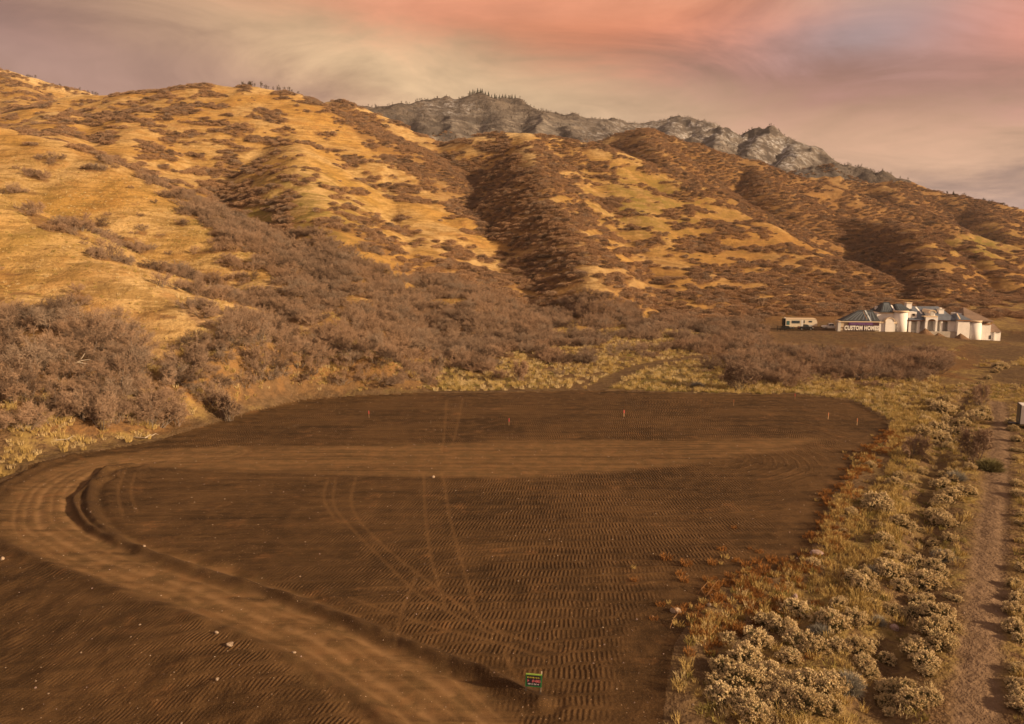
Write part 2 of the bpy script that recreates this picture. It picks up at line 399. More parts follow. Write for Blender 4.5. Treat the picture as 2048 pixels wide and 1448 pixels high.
# ---- relief
flat = sstep(1.0, 14.0, Z)                                # 0 on the level ground, 1 on the hills
hillw = flat * (1 - sstep(650, 1000, D2) * 0.5)
rocky = sstep(820, 980, D2) * sstep(90, 150, Z)
rocky = np.maximum(rocky, sstep(1080, 1250, D2))
px_t = 1024 + T2 * F_PX * 0.99
Z0 = Z.copy()
Z = Z + hillw * (fbm(X / 60, Y / 60, 3, 3) * 4.0 * sstep(150, 420, D2) + fbm(X / 16, Y / 16, 3, 5) * 0.9 + fbm(X / 4.0, Y / 4.0, 2, 9) * 0.16)
rid = 1 - np.abs(fbm(X / 170 + 3.3, Y / 120, 4, 21)) * 2.4
PXA = 1024 + T2 * F_PX
rg = lambda sx, sy, sd: (1 - np.clip(np.abs(fbm(X / sx, Y / sy, 3, sd)) * 2.6, 0, 1)) ** 2 - 0.45
Z = Z + rocky * (rg(110, 170, 31) * 9 + rg(42, 66, 35) * 3.5 * (0.4 + 0.8 * sstep(1250, 1400, PXA)) + rg(15, 24, 41) * 0.8)
Z = Z + (1 - flat) * (fbm(X / 14, Y / 14, 3, 51) * 0.28 + fbm(X / 3, Y / 3, 2, 52) * 0.07)
lotw = 1 - sstep(-0.5, 6.0, lot_sd)
Z = Z * (1 - lotw)
Z = Z + lotw * (fbm(X / 20, Y / 20, 2, 61) * 0.12 + fbm(X / 1.6, Y / 1.6, 3, 62) * 0.035 + fbm(X / 5, Y / 5, 2, 63) * 0.05)
# raised rim where the lot was cut, berms beside the road, ruts
n6 = fbm(X / 2.5, Y / 2.5, 2, 71)
Z = Z + 0.22 * np.exp(-((lot_sd - 0.8) / 0.9) ** 2) * (0.8 + 0.9 * n6)
Z = Z + 0.30 * np.exp(-(berm_d / 0.40) ** 2) * (1 + 1.0 * n6) - 0.12 * np.exp(-((berm_d - 0.9) / 0.4) ** 2)
Z = Z + 0.22 * np.exp(-(outer_d / 0.5) ** 2) * (1 + 0.8 * n6)
rsd = road_d * road_side + 0.45 * fbm(X / 8, Y / 8, 2, 73)
roadm = 1 - sstep(ROAD_HW - 0.7, ROAD_HW + 0.5, road_d + 0.9 * fbm(X / 2.2, Y / 2.2, 3, 74))
rut = sum(np.exp(-((rsd - c + 0.12 * np.sin(road_s / 9.0)) / w) ** 2) * a for c, w, a in ((-1.5, .3, 1), (0.35, .3, 1), (-0.6, .16, .5), (1.3, .22, .7), (2.1, .18, .5), (-2.4, .2, .5)))
Z = Z - 0.06 * rut * roadm - 0.05 * roadm
Z = Z - 0.025 * tyre
Z = Z - 0.45 * np.exp(-(ditch_d / 1.1) ** 2) * (1 + 0.6 * n6) + 0.12 * np.exp(-((ditch_d - 2.6) / 1.2) ** 2)
tr2 = np.exp(-((trail_d - 0.75) / 0.35) ** 2)
Z = Z - 0.05 * tr2
# low-left field below the road: long wide dozer ruts
lowf = (1 - lotw * 0) * sstep(3.6, 5.0, road_d) * (rsd < 0) * (lot_sd < 0) * (D2 < 75)
side_lo = road_side[np.argmin(np.abs(Dr - G(250, 1350)[1])), np.argmin(np.abs(tc - G(250, 1350)[0] / G(250, 1350)[1]))]
lowf = sstep(3.8, 5.5, road_d) * (road_side == side_lo) * (lot_sd < 0) * (D2 < 75) * (X < 4)
vlow = X * math.sin(R(-38)) + Y * math.cos(R(-38))
ulow = X * math.cos(R(-38)) - Y * math.sin(R(-38))
Z = Z + lowf * (0.06 * np.sin(vlow * 2 * math.pi / 2.6 + 5.0 * fbm(X / 9, Y / 9, 2, 81)) * sstep(-0.25, 0.3, fbm(X / 6, Y / 6, 2, 83)) + fbm(X / 1.1, Y / 1.1, 2, 82) * 0.06)
fall = sstep(3.2, 11.0, road_d) * (road_side == side_lo) * (D2 < 75) * (X < 4)
Z = Z - 1.3 * fall
# house pad: level bench that follows the house front
HD = 240.0; HT = ray(1850, 650)[0]; HC = (HT * HD, HD); PSI = 0.10
def hx(px):
    t = ray(px, 650)[0]; return (t * HC[1] - HC[0]) / (math.cos(PSI) + t * math.sin(PSI))
def hz(py, s=0.0):
    D = HC[1] - s * math.sin(PSI); return CAM_H + ray(1850, py)[1] * D
HS = (X - HC[0]) * math.cos(PSI) - (Y - HC[1]) * math.sin(PSI)
HN = (X - HC[0]) * math.sin(PSI) + (Y - HC[1]) * math.cos(PSI)
_ps = [(1540, 661.5), (1600, 661.5), (1690, 662), (1760, 662.5), (1815, 663), (1860, 668), (1915, 677), (1985, 682), (2060, 684)]
pad_z = np.interp(HS, [hx(p) for p, q in _ps], [hz(q, hx(p)) for p, q in _ps])
padw = sstep(-9.0, -2.0, HN) * (1 - sstep(16, 30, HN)) * sstep(hx(1500), hx(1545), HS) * (1 - sstep(hx(2030), hx(2140), HS))
Z = Z * (1 - padw) + (pad_z - 0.12 + 0.06 * n6) * padw
pad_sd = np.where(padw > 0.9, -1.0, np.where(padw > 0.5, 1.0, 99.0))

# ---- crests and hollows (for crest grass painted pale as a sunlit highlight, brush in the hollows)
def blur(A, k, axis):
    c = np.cumsum(np.pad(A, [(k + 1, k) if i == axis else (0, 0) for i in (0, 1)], mode='edge'), axis=axis)
    n = A.shape[axis]; sl = lambda a, b: c[a:b] if axis == 0 else c[:, a:b]
    return (sl(2 * k + 1, 2 * k + 1 + n) - sl(0, n)) / (2 * k + 1)
conv = (Z0 - blur(blur(blur(blur(Z0, 14, 1), 9, 0), 14, 1), 9, 0)) / (0.02 * D2)
conv = np.clip(conv, -1, 1) * flat
# ---- look-ups
def bil(A, x, y):
    x = np.asarray(x, float); y = np.asarray(y, float)
    ci = np.clip(np.interp(x / y, tc, np.arange(NC)), 0, NC - 1.001); ri = np.clip(np.interp(y, Dr, np.arange(NR)), 0, NR - 1.001)
    c0, r0 = ci.astype(int), ri.astype(int); fc, fr = ci - c0, ri - r0
    return (A[r0, c0] * (1 - fc) + A[r0, c0 + 1] * fc) * (1 - fr) + (A[r0 + 1, c0] * (1 - fc) + A[r0 + 1, c0 + 1] * fc) * fr
def ground_z(x, y): return float(bil(Z, x, y))
EL = (Z - CAM_H) / D2
ELMAX = np.maximum.accumulate(EL, axis=0)                  # for line of sight
PXG, PYG = to_px(X, Y, Z)

# ---- cover maps read off the photograph: rows every 32 px from y=176, columns every 64 px from x=32; 9 = closed thicket
DENS = """54336656544555555555555555555555
65556543345334577777777777777777
55677445543244367777777777777777
26665334564334446777777777777776
14466443655432578887667777777777
15364567633334788865567776777777
11126887543343688865466788777777
11214688654434578886555678878888
10211377655543577885555567888788
11223256786654468887566456888755
11122236786655567887666566788644
21111224777656667888766666778755
32211133678777777777777777788766
42222334578788888887777888888877
64333334567887888888877778888764
87643456653889888777778777544000
98852777788899655555554655554442
99988888999998533343346778887741
99998888888753222100024665788720
99999998753100000000000000000000
99999620000000000000000000000000
55554100000000000000000000000000
22110000000000000000000000000000""".split()
DENS = np.array([[int(c) for c in r] for r in DENS], float) / 9.0
def px_map(M, px, py):
    ci = np.clip((px - 32) / 64.0, 0, M.shape[1] - 1.001); ri = np.clip((py - 176) / 32.0, 0, M.shape[0] - 1.001)
    c0, r0 = ci.astype(int), ri.astype(int); fc, fr = ci - c0, ri - r0
    return (M[r0, c0] * (1 - fc) + M[r0, c0 + 1] * fc) * (1 - fr) + (M[r0 + 1, c0] * (1 - fc) + M[r0 + 1, c0 + 1] * fc) * fr
dens = np.clip(px_map(DENS, PXG, PYG) * (1 - 0.26 * sstep(240, 320, D2) * (1 - sstep(510, 570, PYG)) * (1 - sstep(480, 560, D2) * sstep(1200, 1400, PXA))) * (1 - 0.13 * (1 - sstep(118, 135, D2))) * (1 - 0.30 * np.clip(conv, 0, 1)) + 0.22 * np.clip(-conv, 0, 1) * flat, 0, 1)
def patch_noise(x, y, z):                                   # clumps drawn out along the contour
    s = 1 + np.clip((y - 150) / 500.0, 0, 1.2)
    return fbm(x / (10.5 * s), (z * 1.7 + y * 0.30) / (5.4 * s), 3, 201, 0.6) + 0.45 * fbm(x / 45, y / 38, 2, 207)
pn = patch_noise(X, Y, Z0)
qs = np.quantile(pn[(D2 > 90) & (D2 < 700)], np.linspace(0, 1, 101))
def rank(v): return np.interp(v, qs, np.linspace(0, 1, 101))
def behind(pts, reach, lo, hi):                             # 0..1 in the strip of ground just behind a crest line
    p = np.array(pts, float); dc = np.interp(PXA, p[:, 0], p[:, 1]); k = (D2 - dc) / reach
    return sstep(0.0, 0.12, k) * (1 - sstep(0.75, 1.0, k)) * sstep(lo - 30, lo, PXA) * (1 - sstep(hi, hi + 30, PXA))
CA = [(-300,300),(-100,285),(0,272),(104,264),(193,252),(266,242),(345,228),(459,210),(540,187),(620,170),(700,152)]
CC = [(-300,176),(-100,160),(0,150),(121,138),(242,128),(349,121),(430,116),(560,114)]
CR = [(590,537),(650,507),(720,477),(800,440),(860,407),(920,378),(1000,338),(1060,302),(1120,264)]
CT3 = [(1180,552),(1250,542),(1330,522),(1400,502),(1500,472),(1600,442),(1680,410),(1780,470),(1900,560)]
for pts, reach, lo, hi, val in ((CA, 120, -300, 470, 0.80), (CA, 60, 470, 700, 0.9), (CC, 16, -300, 430, 0.45), (CR, 170, 640, 1090, 0.92), (CT3, 420, 1230, 1900, 0.88)):
    b_ = behind(pts, reach, lo, hi); dens = dens * (1 - b_) + np.maximum(val, dens) * b_
def face(pts, near_d, lo, hi):
    p = np.array(pts, float); dc = np.interp(PXA, p[:, 0], p[:, 1])
    return (1 - sstep(-0.02, 0.0, D2 / dc - 1)) * sstep(near_d - 12, near_d, D2) * sstep(lo - 40, lo, PXA) * (1 - sstep(hi, hi + 60, PXA))
dens = dens * (1 - 0.5 * face(CA, 158, -300, 400)) * (1 - 0.35 * face(CR, 300, 620, 960))
cover = sstep(-0.06, 0.06, np.clip(dens * 1.02 - 0.02, 0, 1) - rank(pn))     # 1 inside a shrub clump

# ------------------------------------------------------------------ mesh helpers
def mesh_np(name, verts, faces, mat, attrs=None, smooth=True):
    me = bpy.data.meshes.new(name)
    verts = np.asarray(verts, np.float32); faces = np.asarray(faces, np.int32)
    nv, nf, k = len(verts), len(faces), faces.shape[1]
    me.vertices.add(nv); me.vertices.foreach_set('co', verts.ravel())
    me.loops.add(nf * k); me.loops.foreach_set('vertex_index', faces.ravel())
    me.polygons.add(nf); me.polygons.foreach_set('loop_start', np.arange(0, nf * k, k, dtype=np.int32))
    me.polygons.foreach_set('use_smooth', np.full(nf, smooth, bool))
    for an, av in (attrs or {}).items():
        a = me.attributes.new(an, 'FLOAT', 'POINT'); a.data.foreach_set('value', np.asarray(av, np.float32))
    me.update(); me.validate()
    if mat: me.materials.append(mat)
    return me
def link(name, me, parent=None, label=None, cat=None, group=None, kind=None, loc=None, rot=None, scale=None):
    o = bpy.data.objects.new(name, me); COL.objects.link(o)
    if parent: o.parent = parent
    if loc is not None: o.location = loc
    if rot is not None: o.rotation_euler = rot
    if scale is not None: o.scale = scale if hasattr(scale, '__len__') else (scale,) * 3
    if label: o['label'] = label
    if cat: o['category'] = cat
    if group: o['group'] = group
    if kind: o['kind'] = kind
    return o

# ------------------------------------------------------------------ ground materials
def mat_dirt():
    m, w = new_mat('tilled_dirt')
    p = w.pos()
    sm, ty, cm, ru = w.attr('smooth'), w.attr('tyre'), w.attr('cleat'), w.attr('rut')
    u, v = w.attr('lane_u'), w.attr('lane_v')
    big = w.noise(p, 0.09, 4, 0.6); mid = w.noise(p, 0.7, 4, 0.6); fine = w.noise(p, 7.0, 3, 0.6)
    lane = w.noise(w.scalevec(p, 0.05, 0.8, 0.5), 1.0, 3, 0.6)
    # dozer lanes: rows of cleat prints
    vw = w.m('ADD', v, w.m('MULTIPLY', w.m('SUBTRACT', big, 0.5), 2.5))
    pass2 = w.m('GREATER_THAN', w.noise(p, 0.07, 2, 0.5), 0.535)
    vw = w.m('ADD', vw, w.m('MULTIPLY', pass2, w.m('MULTIPLY_ADD', u, 0.11, 0.6)))
    row = w.m('FRACT', w.m('DIVIDE', vw, 1.25))
    rowm = w.m('MULTIPLY', w.rng(row, 0.03, 0.13), w.rng(row, 0.72, 0.9, 1.0, 0.0))
    rid = w.m('FLOOR', w.m('DIVIDE', vw, 1.25))
    slant = w.m('MULTIPLY_ADD', w.m('SINE', w.m('MULTIPLY', rid, 2.4)), 0.08, w.rng(u, 5.0, 60.0, 0.55, -0.25))
    ph = w.m('ADD', w.m('ADD', u, w.m('MULTIPLY', row, slant)), w.m('MULTIPLY', w.m('SUBTRACT', mid, 0.5), 0.16))
    cl = w.m('MULTIPLY_ADD', w.m('SINE', w.m('MULTIPLY', ph, 2 * math.pi / 0.27)), 0.5, 0.5)
    patch = w.rng(w.m('ADD', w.m('MULTIPLY', w.noise(p, 0.16, 3, 0.6), 0.6), w.m('MULTIPLY', mid, 0.4)), 0.40, 0.58)
    cm2 = w.m('MULTIPLY', w.m('MULTIPLY', cm, rowm), w.m('MULTIPLY_ADD', patch, 0.75, 0.25))
    h = w.m('MULTIPLY', w.m('MULTIPLY', cl, cm2), 0.046)
    h = w.m('ADD', h, w.m('MULTIPLY', w.m('MULTIPLY', rowm, cm), -0.04))
    rough = w.m('SUBTRACT', 1.0, w.m('MULTIPLY', sm, 0.75))
    h = w.m('ADD', h, w.m('MULTIPLY', w.m('MULTIPLY', mid, rough), 0.10))
    h = w.m('ADD', h, w.m('MULTIPLY', w.m('MULTIPLY', fine, rough), 0.035))
    damp = lin((54, 40, 25)); dry = lin((89, 67, 43)); dust = lin((121, 92, 61))
    c = w.mix(w.rng(w.m('ADD', w.m('MULTIPLY', big, 0.6), w.m('MULTIPLY', lane, 0.4)), 0.36, 0.64), damp, dry)
    c = w.mix(w.m('MULTIPLY', w.rng(mid, 0.4, 0.75), 0.35), c, dust)
    c = w.mix(w.m('MULTIPLY', w.m('MULTIPLY', cl, cm2), 0.25), c, dry)
    c = w.mix(w.m('MULTIPLY', w.m('MULTIPLY', w.m('SUBTRACT', 1.0, cl), cm2), 0.35), c, lin((60, 44, 30)))
    streak = w.noise(w.scalevec(p, 0.035, 1.1, 1.0), 1.0, 4, 0.65)
    c = w.mix(w.m('MULTIPLY', sm, w.rng(streak, 0.25, 0.6)), c, w.mix(w.rng(mid, 0.3, 0.7), lin((100, 79, 52)), dust))
    c = w.mix(w.m('MULTIPLY', ty, 0.3), c, dust)
    c = w.mix(w.m('MULTIPLY', w.m('MULTIPLY', ru, w.rng(mid, 0.3, 0.6)), 0.6), c, lin((150, 119, 84)))
    wear = w.rng(w.noise(p, 0.3, 5, 0.7), 0.56, 0.72)
    c = w.mix(w.m('MULTIPLY', wear, 0.35), c, lin((140, 100, 64)))
    c = w.mix(w.m('MULTIPLY', w.attr('berm'), w.rng(mid, 0.25, 0.6, 0.4, 0.85)), c, lin((58, 43, 29)))  # dark strip along the berms: their shadow put into the soil colour
    grain = w.noise(p, 22.0, 2, 0.7)
    c = w.mix(w.rng(grain, 0.56, 0.72, 0.0, 0.55), c, lin((150, 118, 82)))
    c = w.mix(w.rng(grain, 0.30, 0.44, 0.4, 0.0), c, lin((46, 33, 22)))
    peb = w.n('ShaderNodeTexVoronoi'); w.l(p, peb.inputs['Vector']); peb.inputs['Scale'].default_value = 2.2
    c = w.mix(w.rng(peb.outputs['Distance'], 0.05, 0.09, 0.8, 0.0), c, lin((176, 146, 116)))
    w.bsdf(c, 0.95, w.bump(h, 1.0, 1.0), 0.1)
    return m
def mat_land():
    """dry hill grass blending into the brown scrub soil of the level ground"""
    m, w = new_mat('dry_land')
    p = w.pos()
    cov, bare, near_, grn, hillm, rust, furrow = (w.attr(k) for k in ('cover', 'bare', 'near', 'olive', 'hillmix', 'rust', 'furrow'))
    big = w.noise(p, 0.02, 3, 0.6); mid = w.noise(p, 0.12, 4, 0.64); fine = w.noise(p, 0.95, 4, 0.7)
    band = w.noise(w.scalevec(p, 0.12, 0.12, 0.9), 1.0, 3, 0.6)
    tuft = w.noise(p, 3.4, 2, 0.7)
    gold, straw, ochre = (0.44, 0.262, 0.080), (0.50, 0.345, 0.16), (0.34, 0.172, 0.055)
    c = w.mix(w.rng(big, 0.38, 0.62), gold, straw)
    c = w.mix(w.m('MULTIPLY', w.rng(mid, 0.45, 0.66), 0.6), c, ochre)
    c = w.mix(w.rng(w.attr('crest'), 0.06, 0.45, 0.0, 0.85), c, (0.66, 0.49, 0.25))  # paler crest grass, painting the sunlit highlight into the colour
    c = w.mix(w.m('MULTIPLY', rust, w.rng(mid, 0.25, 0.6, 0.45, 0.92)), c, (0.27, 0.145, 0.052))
    c = w.mix(w.m('MULTIPLY', w.rng(band, 0.47, 0.62), 0.65), c, (0.21, 0.130, 0.045))
    c = w.mix(w.m('MULTIPLY', grn, w.rng(mid, 0.35, 0.6)), c, (0.21, 0.17, 0.045))
    c = w.mix(w.m('MULTIPLY', w.rng(fine, 0.48, 0.66), 0.6), c, (0.20, 0.12, 0.045))
    c = w.mix(w.m('MULTIPLY', w.m('MULTIPLY', w.rng(tuft, 0.5, 0.68), 0.6), near_), c, (0.22, 0.145, 0.055))
    soil = w.mix(w.rng(tuft, 0.35, 0.65), (0.085, 0.052, 0.030), (0.19, 0.12, 0.065))
    g2 = w.mix(w.m('MULTIPLY', w.rng(mid, 0.40, 0.6), w.rng(fine, 0.35, 0.6)), soil, (0.28, 0.20, 0.075))
    g2 = w.mix(w.m('MULTIPLY', grn, w.rng(fine, 0.4, 0.62)), g2, (0.14, 0.12, 0.042))
    c = w.mix(hillm, g2, c)
    c = w.mix(w.m('MULTIPLY', cov, w.rng(mid, 0.2, 0.55, 0.45, 0.85)), c, w.mix(w.rng(fine, 0.35, 0.65), (0.12, 0.070, 0.038), (0.23, 0.122, 0.052)))
    dirt = w.mix(w.rng(fine, 0.3, 0.7), (0.085, 0.056, 0.032), (0.15, 0.098, 0.057))
    dirt = w.mix(hillm, dirt, w.mix(w.rng(fine, 0.3, 0.7), (0.28, 0.175, 0.095), (0.42, 0.28, 0.165)))
    c = w.mix(bare, c, dirt)
    c = w.mix(w.attr('path'), c, w.mix(w.rng(fine, 0.3, 0.7), (0.150, 0.100, 0.064), (0.220, 0.150, 0.098)))
    s = w.n('ShaderNodeSeparateXYZ'); w.l(p, s.inputs[0])
    fr = w.m('SINE', w.m('MULTIPLY', w.m('ADD', w.m('MULTIPLY', s.outputs[0], 0.9), w.m('MULTIPLY', s.outputs[1], 0.25)), 2.6))
    c = w.mix(w.m('MULTIPLY', furrow, w.rng(fr, 0.2, 0.9, 0.0, 0.45)), c, (0.10, 0.06, 0.036))
    peb = w.n('ShaderNodeTexVoronoi'); w.l(p, peb.inputs['Vector']); peb.inputs['Scale'].default_value = 1.8
    c = w.mix(w.m('MULTIPLY', near_, w.rng(peb.outputs['Distance'], 0.06, 0.11, 0.5, 0.0)), c, (0.34, 0.25, 0.18))
    h = w.m('ADD', w.m('MULTIPLY', fine, 0.38), w.m('MULTIPLY', w.m('MULTIPLY', tuft, near_), 0.13))
    h = w.m('ADD', h, w.m('MULTIPLY', w.m('MULTIPLY', mid, hillm), 1.2))
    w.bsdf(c, 0.95, w.bump(h, 0.85, 1.0), 0.05)
    return m
def mat_rock():
    m, w = new_mat('mountain_rock')
    p = w.pos(); s = w.n('ShaderNodeSeparateXYZ'); w.l(p, s.inputs[0]); z = s.outputs[2]
    nrm = w.n('ShaderNodeSeparateXYZ'); w.l(w.n('ShaderNodeNewGeometry').outputs['Normal'], nrm.inputs[0]); nz = nrm.outputs[2]
    cov, snow, cliff = w.attr('cover'), w.attr('snow'), w.attr('cliff')
    big = w.noise(p, 0.008, 5, 0.65); mid = w.noise(p, 0.035, 5, 0.68); fine = w.noise(p, 0.16, 5, 0.7)
    strat = w.noise(w.scalevec(p, 0.012, 0.012, 0.11), 1.0, 5, 0.62)
    trees = w.noise(w.scalevec(p, 0.22, 0.22, 0.07), 1.0, 4, 0.7)
    c = w.mix(w.rng(mid, 0.35, 0.65), (0.085, 0.076, 0.076), (0.155, 0.122, 0.100))
    c = w.mix(w.rng(trees, 0.45, 0.62), c, (0.085, 0.070, 0.060))
    rockc = w.mix(w.rng(strat, 0.38, 0.62), (0.095, 0.088, 0.086), (0.27, 0.24, 0.215))
    rockc = w.mix(w.rng(fine, 0.45, 0.7), rockc, (0.09, 0.075, 0.07))
    c = w.mix(w.m('MULTIPLY', cliff, w.rng(mid, 0.40, 0.58)), c, rockc)
    c = w.mix(w.m('MULTIPLY', w.m('MULTIPLY', snow, 0.6), w.m('MULTIPLY', w.rng(fine, 0.46, 0.58), w.rng(mid, 0.42, 0.60))), c, (0.58, 0.60, 0.66))
    h = w.m('ADD', w.m('MULTIPLY', strat, 6.0), w.m('ADD', w.m('MULTIPLY', mid, 7.0), w.m('ADD', w.m('MULTIPLY', fine, 2.0), w.m('MULTIPLY', trees, 1.6))))
    w.bsdf(c, 0.95, w.bump(h, 0.9, 1.0), 0.05)
    return m
M_DIRT, M_LAND, M_ROCK = mat_dirt(), mat_land(), mat_rock()

# ------------------------------------------------------------------ per-vertex fields for the ground
def blob(px, py, hw, hh, tilt=0.0):
    dx, dy = PXG - px, PYG - py - tilt * (PXG - px)
    return np.exp(-((dx / hw) ** 2 + (dy / hh) ** 2))
A0, A1 = np.array(G(470, 918)), np.array(G(1400, 908))
ax = (A1 - A0) / np.linalg.norm(A1 - A0); AL = np.linalg.norm(A1 - A0)
s_ = (X - A0[0]) * ax[0] + (Y - A0[1]) * ax[1]; n_ = -(X - A0[0]) * ax[1] + (Y - A0[1]) * ax[0]
sc_ = np.clip(s_, 0, AL)
lane_v = np.hypot(s_ - sc_, n_)
over = s_ - sc_
ang = np.arctan2(np.abs(over), np.abs(n_) + 1e-3)
lane_u = sc_ + np.sign(over) * ang * np.clip(lane_v, 0, 18)
sm_band = 1 - sstep(-1.0, 1.6, smooth_sd + 1.2 * fbm(X / 9, Y / 2.5, 2, 91))
smoothA = np.clip(np.maximum(sm_band, roadm), 0, 1)
cleat = (1 - smoothA) * (1 - sstep(-4.5, -1.5, lot_sd)) * (1 - 0.85 * tyre) * (1 - lowf * 0.45) * (0.35 + 0.65 * sstep(2, 6, lane_v))
cleat = cleat * (1 - 0.7 * np.exp(-(berm_d / 1.0) ** 2))
rutA = np.clip(rut, 0, 1) * roadm * (1 - sstep(60, 90, D2) * 0.6)
bare = np.clip(blob(275, 690, 42, 48, 0.3) * 1.1 + blob(655, 668, 60, 10, 0.35) * 1.2 + blob(395, 640, 60, 9, 0.8) * .8 + blob(820, 640, 70, 14, 0.75) * 0.5 + blob(120, 905, 150, 20, -.12) * .8, 0, 1)
bare = np.maximum(bare, 1 - sstep(1.1, 2.2, track_d))
bare = np.maximum(bare, 1 - sstep(0.4, 3.6, lot_sd + 2.2 * fbm(X / 2.2, Y / 2.2, 2, 96)))
bare = np.maximum(bare, padw)
bare = np.maximum(bare, np.clip(blob(1760, 676, 170, 16) * 1.3 + blob(1590, 675, 60, 14) + blob(2000, 705, 70, 22) * 1.2 + blob(2030, 755, 45, 22) * 1.3, 0, 1))
bare = np.where((D2 < 175) & (X > 0), np.maximum(bare, 0.7 * (1 - sstep(0.8, 1.5, trail_d))), bare)
bare = np.maximum(bare, 0.6 * np.exp(-(ditch_d / 1.6) ** 2))
bare = np.clip(bare * (0.85 + 0.5 * fbm(X / 3, Y / 3, 2, 97)), 0, 1)
furrow = np.clip(blob(2010, 705, 70, 20) + blob(1590, 676, 50, 14), 0, 1)
olive = np.clip(blob(560, 430, 190, 90) + blob(800, 770, 160, 30) + blob(1300, 400, 180, 80) * .8 + blob(1330, 760, 90, 25) + blob(1900, 1080, 60, 120) * .5 + blob(1700, 1080, 70, 180) * .6 + blob(60, 450, 100, 90) * .5 + blob(1950, 490, 90, 40), 0, 1)
nearA = 1 - sstep(170, 330, D2)
snow = np.clip(blob(1380, 262, 90, 24) * 1.2 + blob(1530, 295, 70, 34, 0.5) * 1.2 + blob(900, 214, 60, 16) + blob(1250, 265, 120, 24) * .7 + blob(1600, 300, 60, 30) * .6, 0, 1)
cliff = np.clip(blob(1010, 255, 170, 40) * 1.3 + blob(880, 275, 60, 30) * 1.3 + blob(1560, 300, 130, 30) * .6 + blob(1640, 345, 80, 24) * 1.0 + blob(1450, 285, 90, 25) * .6, 0, 1)
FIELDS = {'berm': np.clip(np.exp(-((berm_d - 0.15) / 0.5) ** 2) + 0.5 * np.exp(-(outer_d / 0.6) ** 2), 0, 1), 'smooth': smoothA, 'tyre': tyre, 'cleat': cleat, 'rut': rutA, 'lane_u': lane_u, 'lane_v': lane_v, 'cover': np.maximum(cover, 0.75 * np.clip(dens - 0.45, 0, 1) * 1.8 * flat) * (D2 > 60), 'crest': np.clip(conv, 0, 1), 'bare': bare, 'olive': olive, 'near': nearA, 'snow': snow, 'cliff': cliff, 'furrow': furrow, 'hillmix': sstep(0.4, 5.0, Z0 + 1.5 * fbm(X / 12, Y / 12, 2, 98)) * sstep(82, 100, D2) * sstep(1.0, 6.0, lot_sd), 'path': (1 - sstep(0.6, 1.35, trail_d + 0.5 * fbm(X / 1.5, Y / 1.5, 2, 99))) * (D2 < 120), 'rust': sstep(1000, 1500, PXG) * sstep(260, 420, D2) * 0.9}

def fmid(A): return (A[:-1, :-1] + A[1:, :-1] + A[:-1, 1:] + A[1:, 1:]) * 0.25
f_lot, f_road, f_trail, f_track = fmid(lot_sd), fmid(road_d), fmid(trail_d), fmid(track_d)
f_rock, f_z, f_D, f_pad = fmid(rocky), fmid(Z0), fmid(D2), fmid(pad_sd)
zone = np.zeros(f_lot.shape, int)                                     # 0 scrub ground on the level
zone[(f_z > 2.5) & (f_D > 85)] = 1                                     # hills
zone[f_rock > 0.5] = 2                                                 # mountains
zone[(f_track < 1.5) & (f_D < 230)] = 6
zone[(f_pad < 0.5)] = 7
zone[(f_trail < 2.0) & (f_D < 110)] = 5
zone[f_lot < 0.0] = 3
zone[(f_lot < 0.0) & (f_road < ROAD_HW)] = 4
IDX = (np.arange(NR - 1)[:, None] * NC + np.arange(NC - 1)[None, :])
VALL = np.stack([X, Y, Z], 2).reshape(-1, 3)
def ground_piece(name, k, mat, keys, label):
    f0 = IDX[zone == k]
    q = np.stack([f0, f0 + 1, f0 + NC + 1, f0 + NC], 1)
    used, inv = np.unique(q, return_inverse=True)
    me = mesh_np(name, VALL[used], inv.reshape(-1, 4), mat, {a: FIELDS[a].ravel()[used] for a in keys})
    return link(name, me, label=label, kind='structure')
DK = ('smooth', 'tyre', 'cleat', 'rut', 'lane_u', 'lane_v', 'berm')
SK = ('cover', 'bare', 'olive', 'furrow', 'near', 'hillmix', 'rust', 'path', 'crest')
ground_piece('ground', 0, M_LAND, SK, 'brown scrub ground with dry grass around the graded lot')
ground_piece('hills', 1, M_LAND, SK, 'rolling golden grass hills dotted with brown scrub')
ground_piece('mountains', 2, M_ROCK, ('cover', 'snow', 'cliff'), 'grey rocky mountains dusted with snow behind the hills')
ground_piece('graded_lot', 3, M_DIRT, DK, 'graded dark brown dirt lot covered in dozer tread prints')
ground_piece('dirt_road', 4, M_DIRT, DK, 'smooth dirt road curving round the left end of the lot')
ground_piece('footpath', 5, M_LAND, SK, 'narrow dirt path along the right edge')
ground_piece('dirt_track', 6, M_LAND, SK, 'pale dirt track leading from the lot towards the house')
ground_piece('building_pad', 7, M_LAND, SK, 'bare level earth pad under the white house')
def far_ground():
    n = 9; xs = np.linspace(-6000, 6000, n)
    gx, gy = np.meshgrid(xs, xs)
    v = np.stack([gx.ravel(), gy.ravel(), np.full(gx.size, -7.0)], 1)
    i = (np.arange(n - 1)[:, None] * n + np.arange(n - 1)[None]).ravel()
    me = mesh_np('plain', v, np.stack([i, i + 1, i + n + 1, i + n], 1), M_LAND)
    link('plain', me, label='brown valley plain reaching to the horizon', kind='structure')
far_ground()

